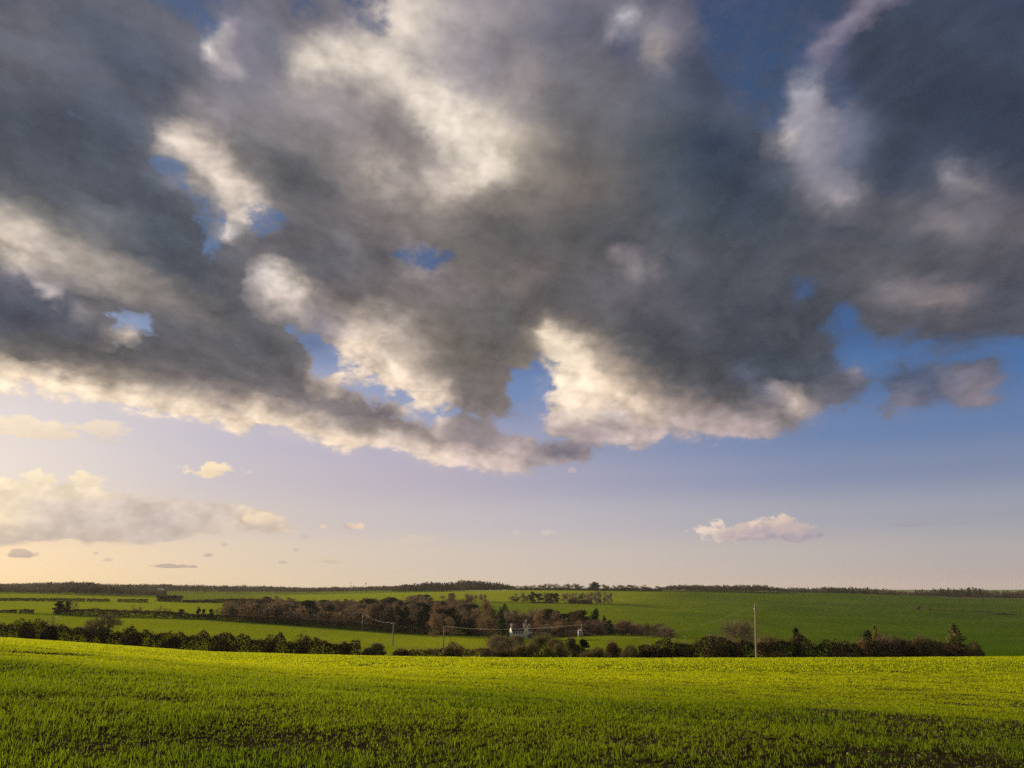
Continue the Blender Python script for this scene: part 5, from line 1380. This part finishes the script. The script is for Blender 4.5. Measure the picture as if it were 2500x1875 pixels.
# long range, ridge along the view's left-right
V, Q, T = gable_block(-4.9, 3.2, -2.6, 2.6, 3.2, 5.6)
b = MB(); b.add(V, Q); b.add(np.zeros((0, 3)), np.zeros((0, 4), int)) if False else None
b.F.setdefault(3, []).append(np.array(T)); b.build('wall', MAT['whitewash'], e)
rf = MB(); roof_slab(rf, (-5.15, -2.95, 2.88), (3.2, -2.95, 2.88), (3.2, 0, 5.62), (-5.15, 0, 5.62)); roof_slab(rf, (-5.15, 2.95, 2.88), (3.2, 2.95, 2.88), (3.2, 0, 5.62), (-5.15, 0, 5.62))
roof = rf.build('roof', MAT['roof_tile'], e)
b = MB(); b.box((-4.3, .25, 6.0), (.85, .6, 1.7)); b.box((-4.3, .25, 6.9), (.95, .7, .12)); b.build('chimney', MAT['whitewash'], roof)
for k in (-3.6, -2.0, -.4, 1.2):
    b = MB(); b.box((k, -2.63, 1.9), (1.1, .12, 1.3)); w_ = b.build('window', MAT['window_paint'], e)
    b = MB(); b.box((k - .26, -2.70, 1.9), (.44, .04, 1.12)); b.box((k + .26, -2.70, 1.9), (.44, .04, 1.12)); b.build('pane', MAT['dark_glass'], w_)
# taller wing with its gable towards us
V, Q, T = gable_block(3.2, 7.9, -3.4, 4.0, 4.4, 7.6, 'y')
b = MB(); b.add(V, Q); b.F.setdefault(3, []).append(np.array(T)); b.build('wall', MAT['whitewash'], e)
rf = MB(); roof_slab(rf, (2.95, -3.65, 4.12), (2.95, 4.2, 4.12), (5.55, 4.2, 7.64), (5.55, -3.65, 7.64)); roof_slab(rf, (8.15, -3.65, 4.12), (8.15, 4.2, 4.12), (5.55, 4.2, 7.64), (5.55, -3.65, 7.64))
roof = rf.build('roof', MAT['roof_tile'], e)
b = MB(); b.box((5.55, 2.8, 8.1), (.9, .7, 1.9)); b.build('chimney', MAT['whitewash'], roof)
b = MB(); b.box((6.3, -3.43, 3.4), (1.0, .12, 1.2)); w_ = b.build('window', MAT['window_paint'], e)
b = MB(); b.box((6.06, -3.50, 3.4), (.4, .04, 1.02)); b.box((6.54, -3.50, 3.4), (.4, .04, 1.02)); b.build('pane', MAT['dark_glass'], w_)
# pale tree in front of the house
bare_tree('pale_birch', 500, 9, 2, 5, .45, .9, 0, 8, 1.0, .02, mat='twig', trunk_r=.34)
for o_ in [PROTO['pale_birch'][0]]: o_[1].materials[0] = MAT['pale_bark']; o_[0].materials[0] = MAT['pale_bark']
plant('birch_tree', 'pale_birch', 'pale barked birch in front of the white gable', 'tree', 1285, 360, 1515, 12)
# far farmhouse
X = ray(393, 1437)[0] * 1500; zb = EYE + ray(393, 1439.5)[1] * 1500
e = empty('farmhouse', (X, 1500, zb), R(20)); tag(e, 'tiny white farmhouse in the distant left woods', 'house')
V, Q, T = gable_block(-5, 5, -3, 3, 3.4, 5.6); b = MB(); b.add(V, Q); b.F.setdefault(3, []).append(np.array(T)); b.build('wall', MAT['whitewash'], e)
rf = MB(); roof_slab(rf, (-5.3, -3.3, 3.1), (5.3, -3.3, 3.1), (5.3, 0, 5.62), (-5.3, 0, 5.62)); roof_slab(rf, (-5.3, 3.3, 3.1), (5.3, 3.3, 3.1), (5.3, 0, 5.62), (-5.3, 0, 5.62)); rf.build('roof', MAT['roof_tile'], e)
# a gull crossing the middle field
p = at(142, 1511, 150)
b = MB()
b.tube([(-.20, 0, 0), (-.12, 0, .0), (0, 0, .01), (.14, 0, .02), (.20, 0, .03), (.25, 0, .02)], [.015, .05, .07, .055, .04, .01], 8)
for sg in (-1, 1):
    V = [(.10, sg * .05, .04), (-.08, sg * .05, .04), (-.06, sg * .34, .20), (.11, sg * .34, .22), (-.16, sg * .72, .17), (-.10, sg * .74, .18)]
    V2 = [(x, y, z - .015) for x, y, z in V]
    b.add(V + V2, [(0, 1, 2, 3), (3, 2, 4, 5), (6, 9, 8, 7), (9, 11, 10, 8), (0, 3, 9, 6), (1, 7, 8, 2), (3, 5, 11, 9), (2, 8, 10, 4), (5, 4, 10, 11)])
g = b.build('gull', MAT['feather'], None, True, p); g.rotation_euler = (R(25), R(-10), R(60)); tag(g, 'white gull flying low over the middle field at the left', 'bird')

# ------------------------------------------------------------------ the air
hzb = MB(); hzb.box((0, 3000, -12), (9000, 8000, 100))
m = material('air')
v = nd('ShaderNodeVolumePrincipled'); v.inputs['Color'].default_value = (.86, .82, .80, 1); v.inputs['Density'].default_value = .00004; v.inputs['Anisotropy'].default_value = .1
NT.links.new(v.outputs[0], nd('ShaderNodeOutputMaterial').inputs['Volume'])
tag(hzb.build('haze', m), kind='stuff')
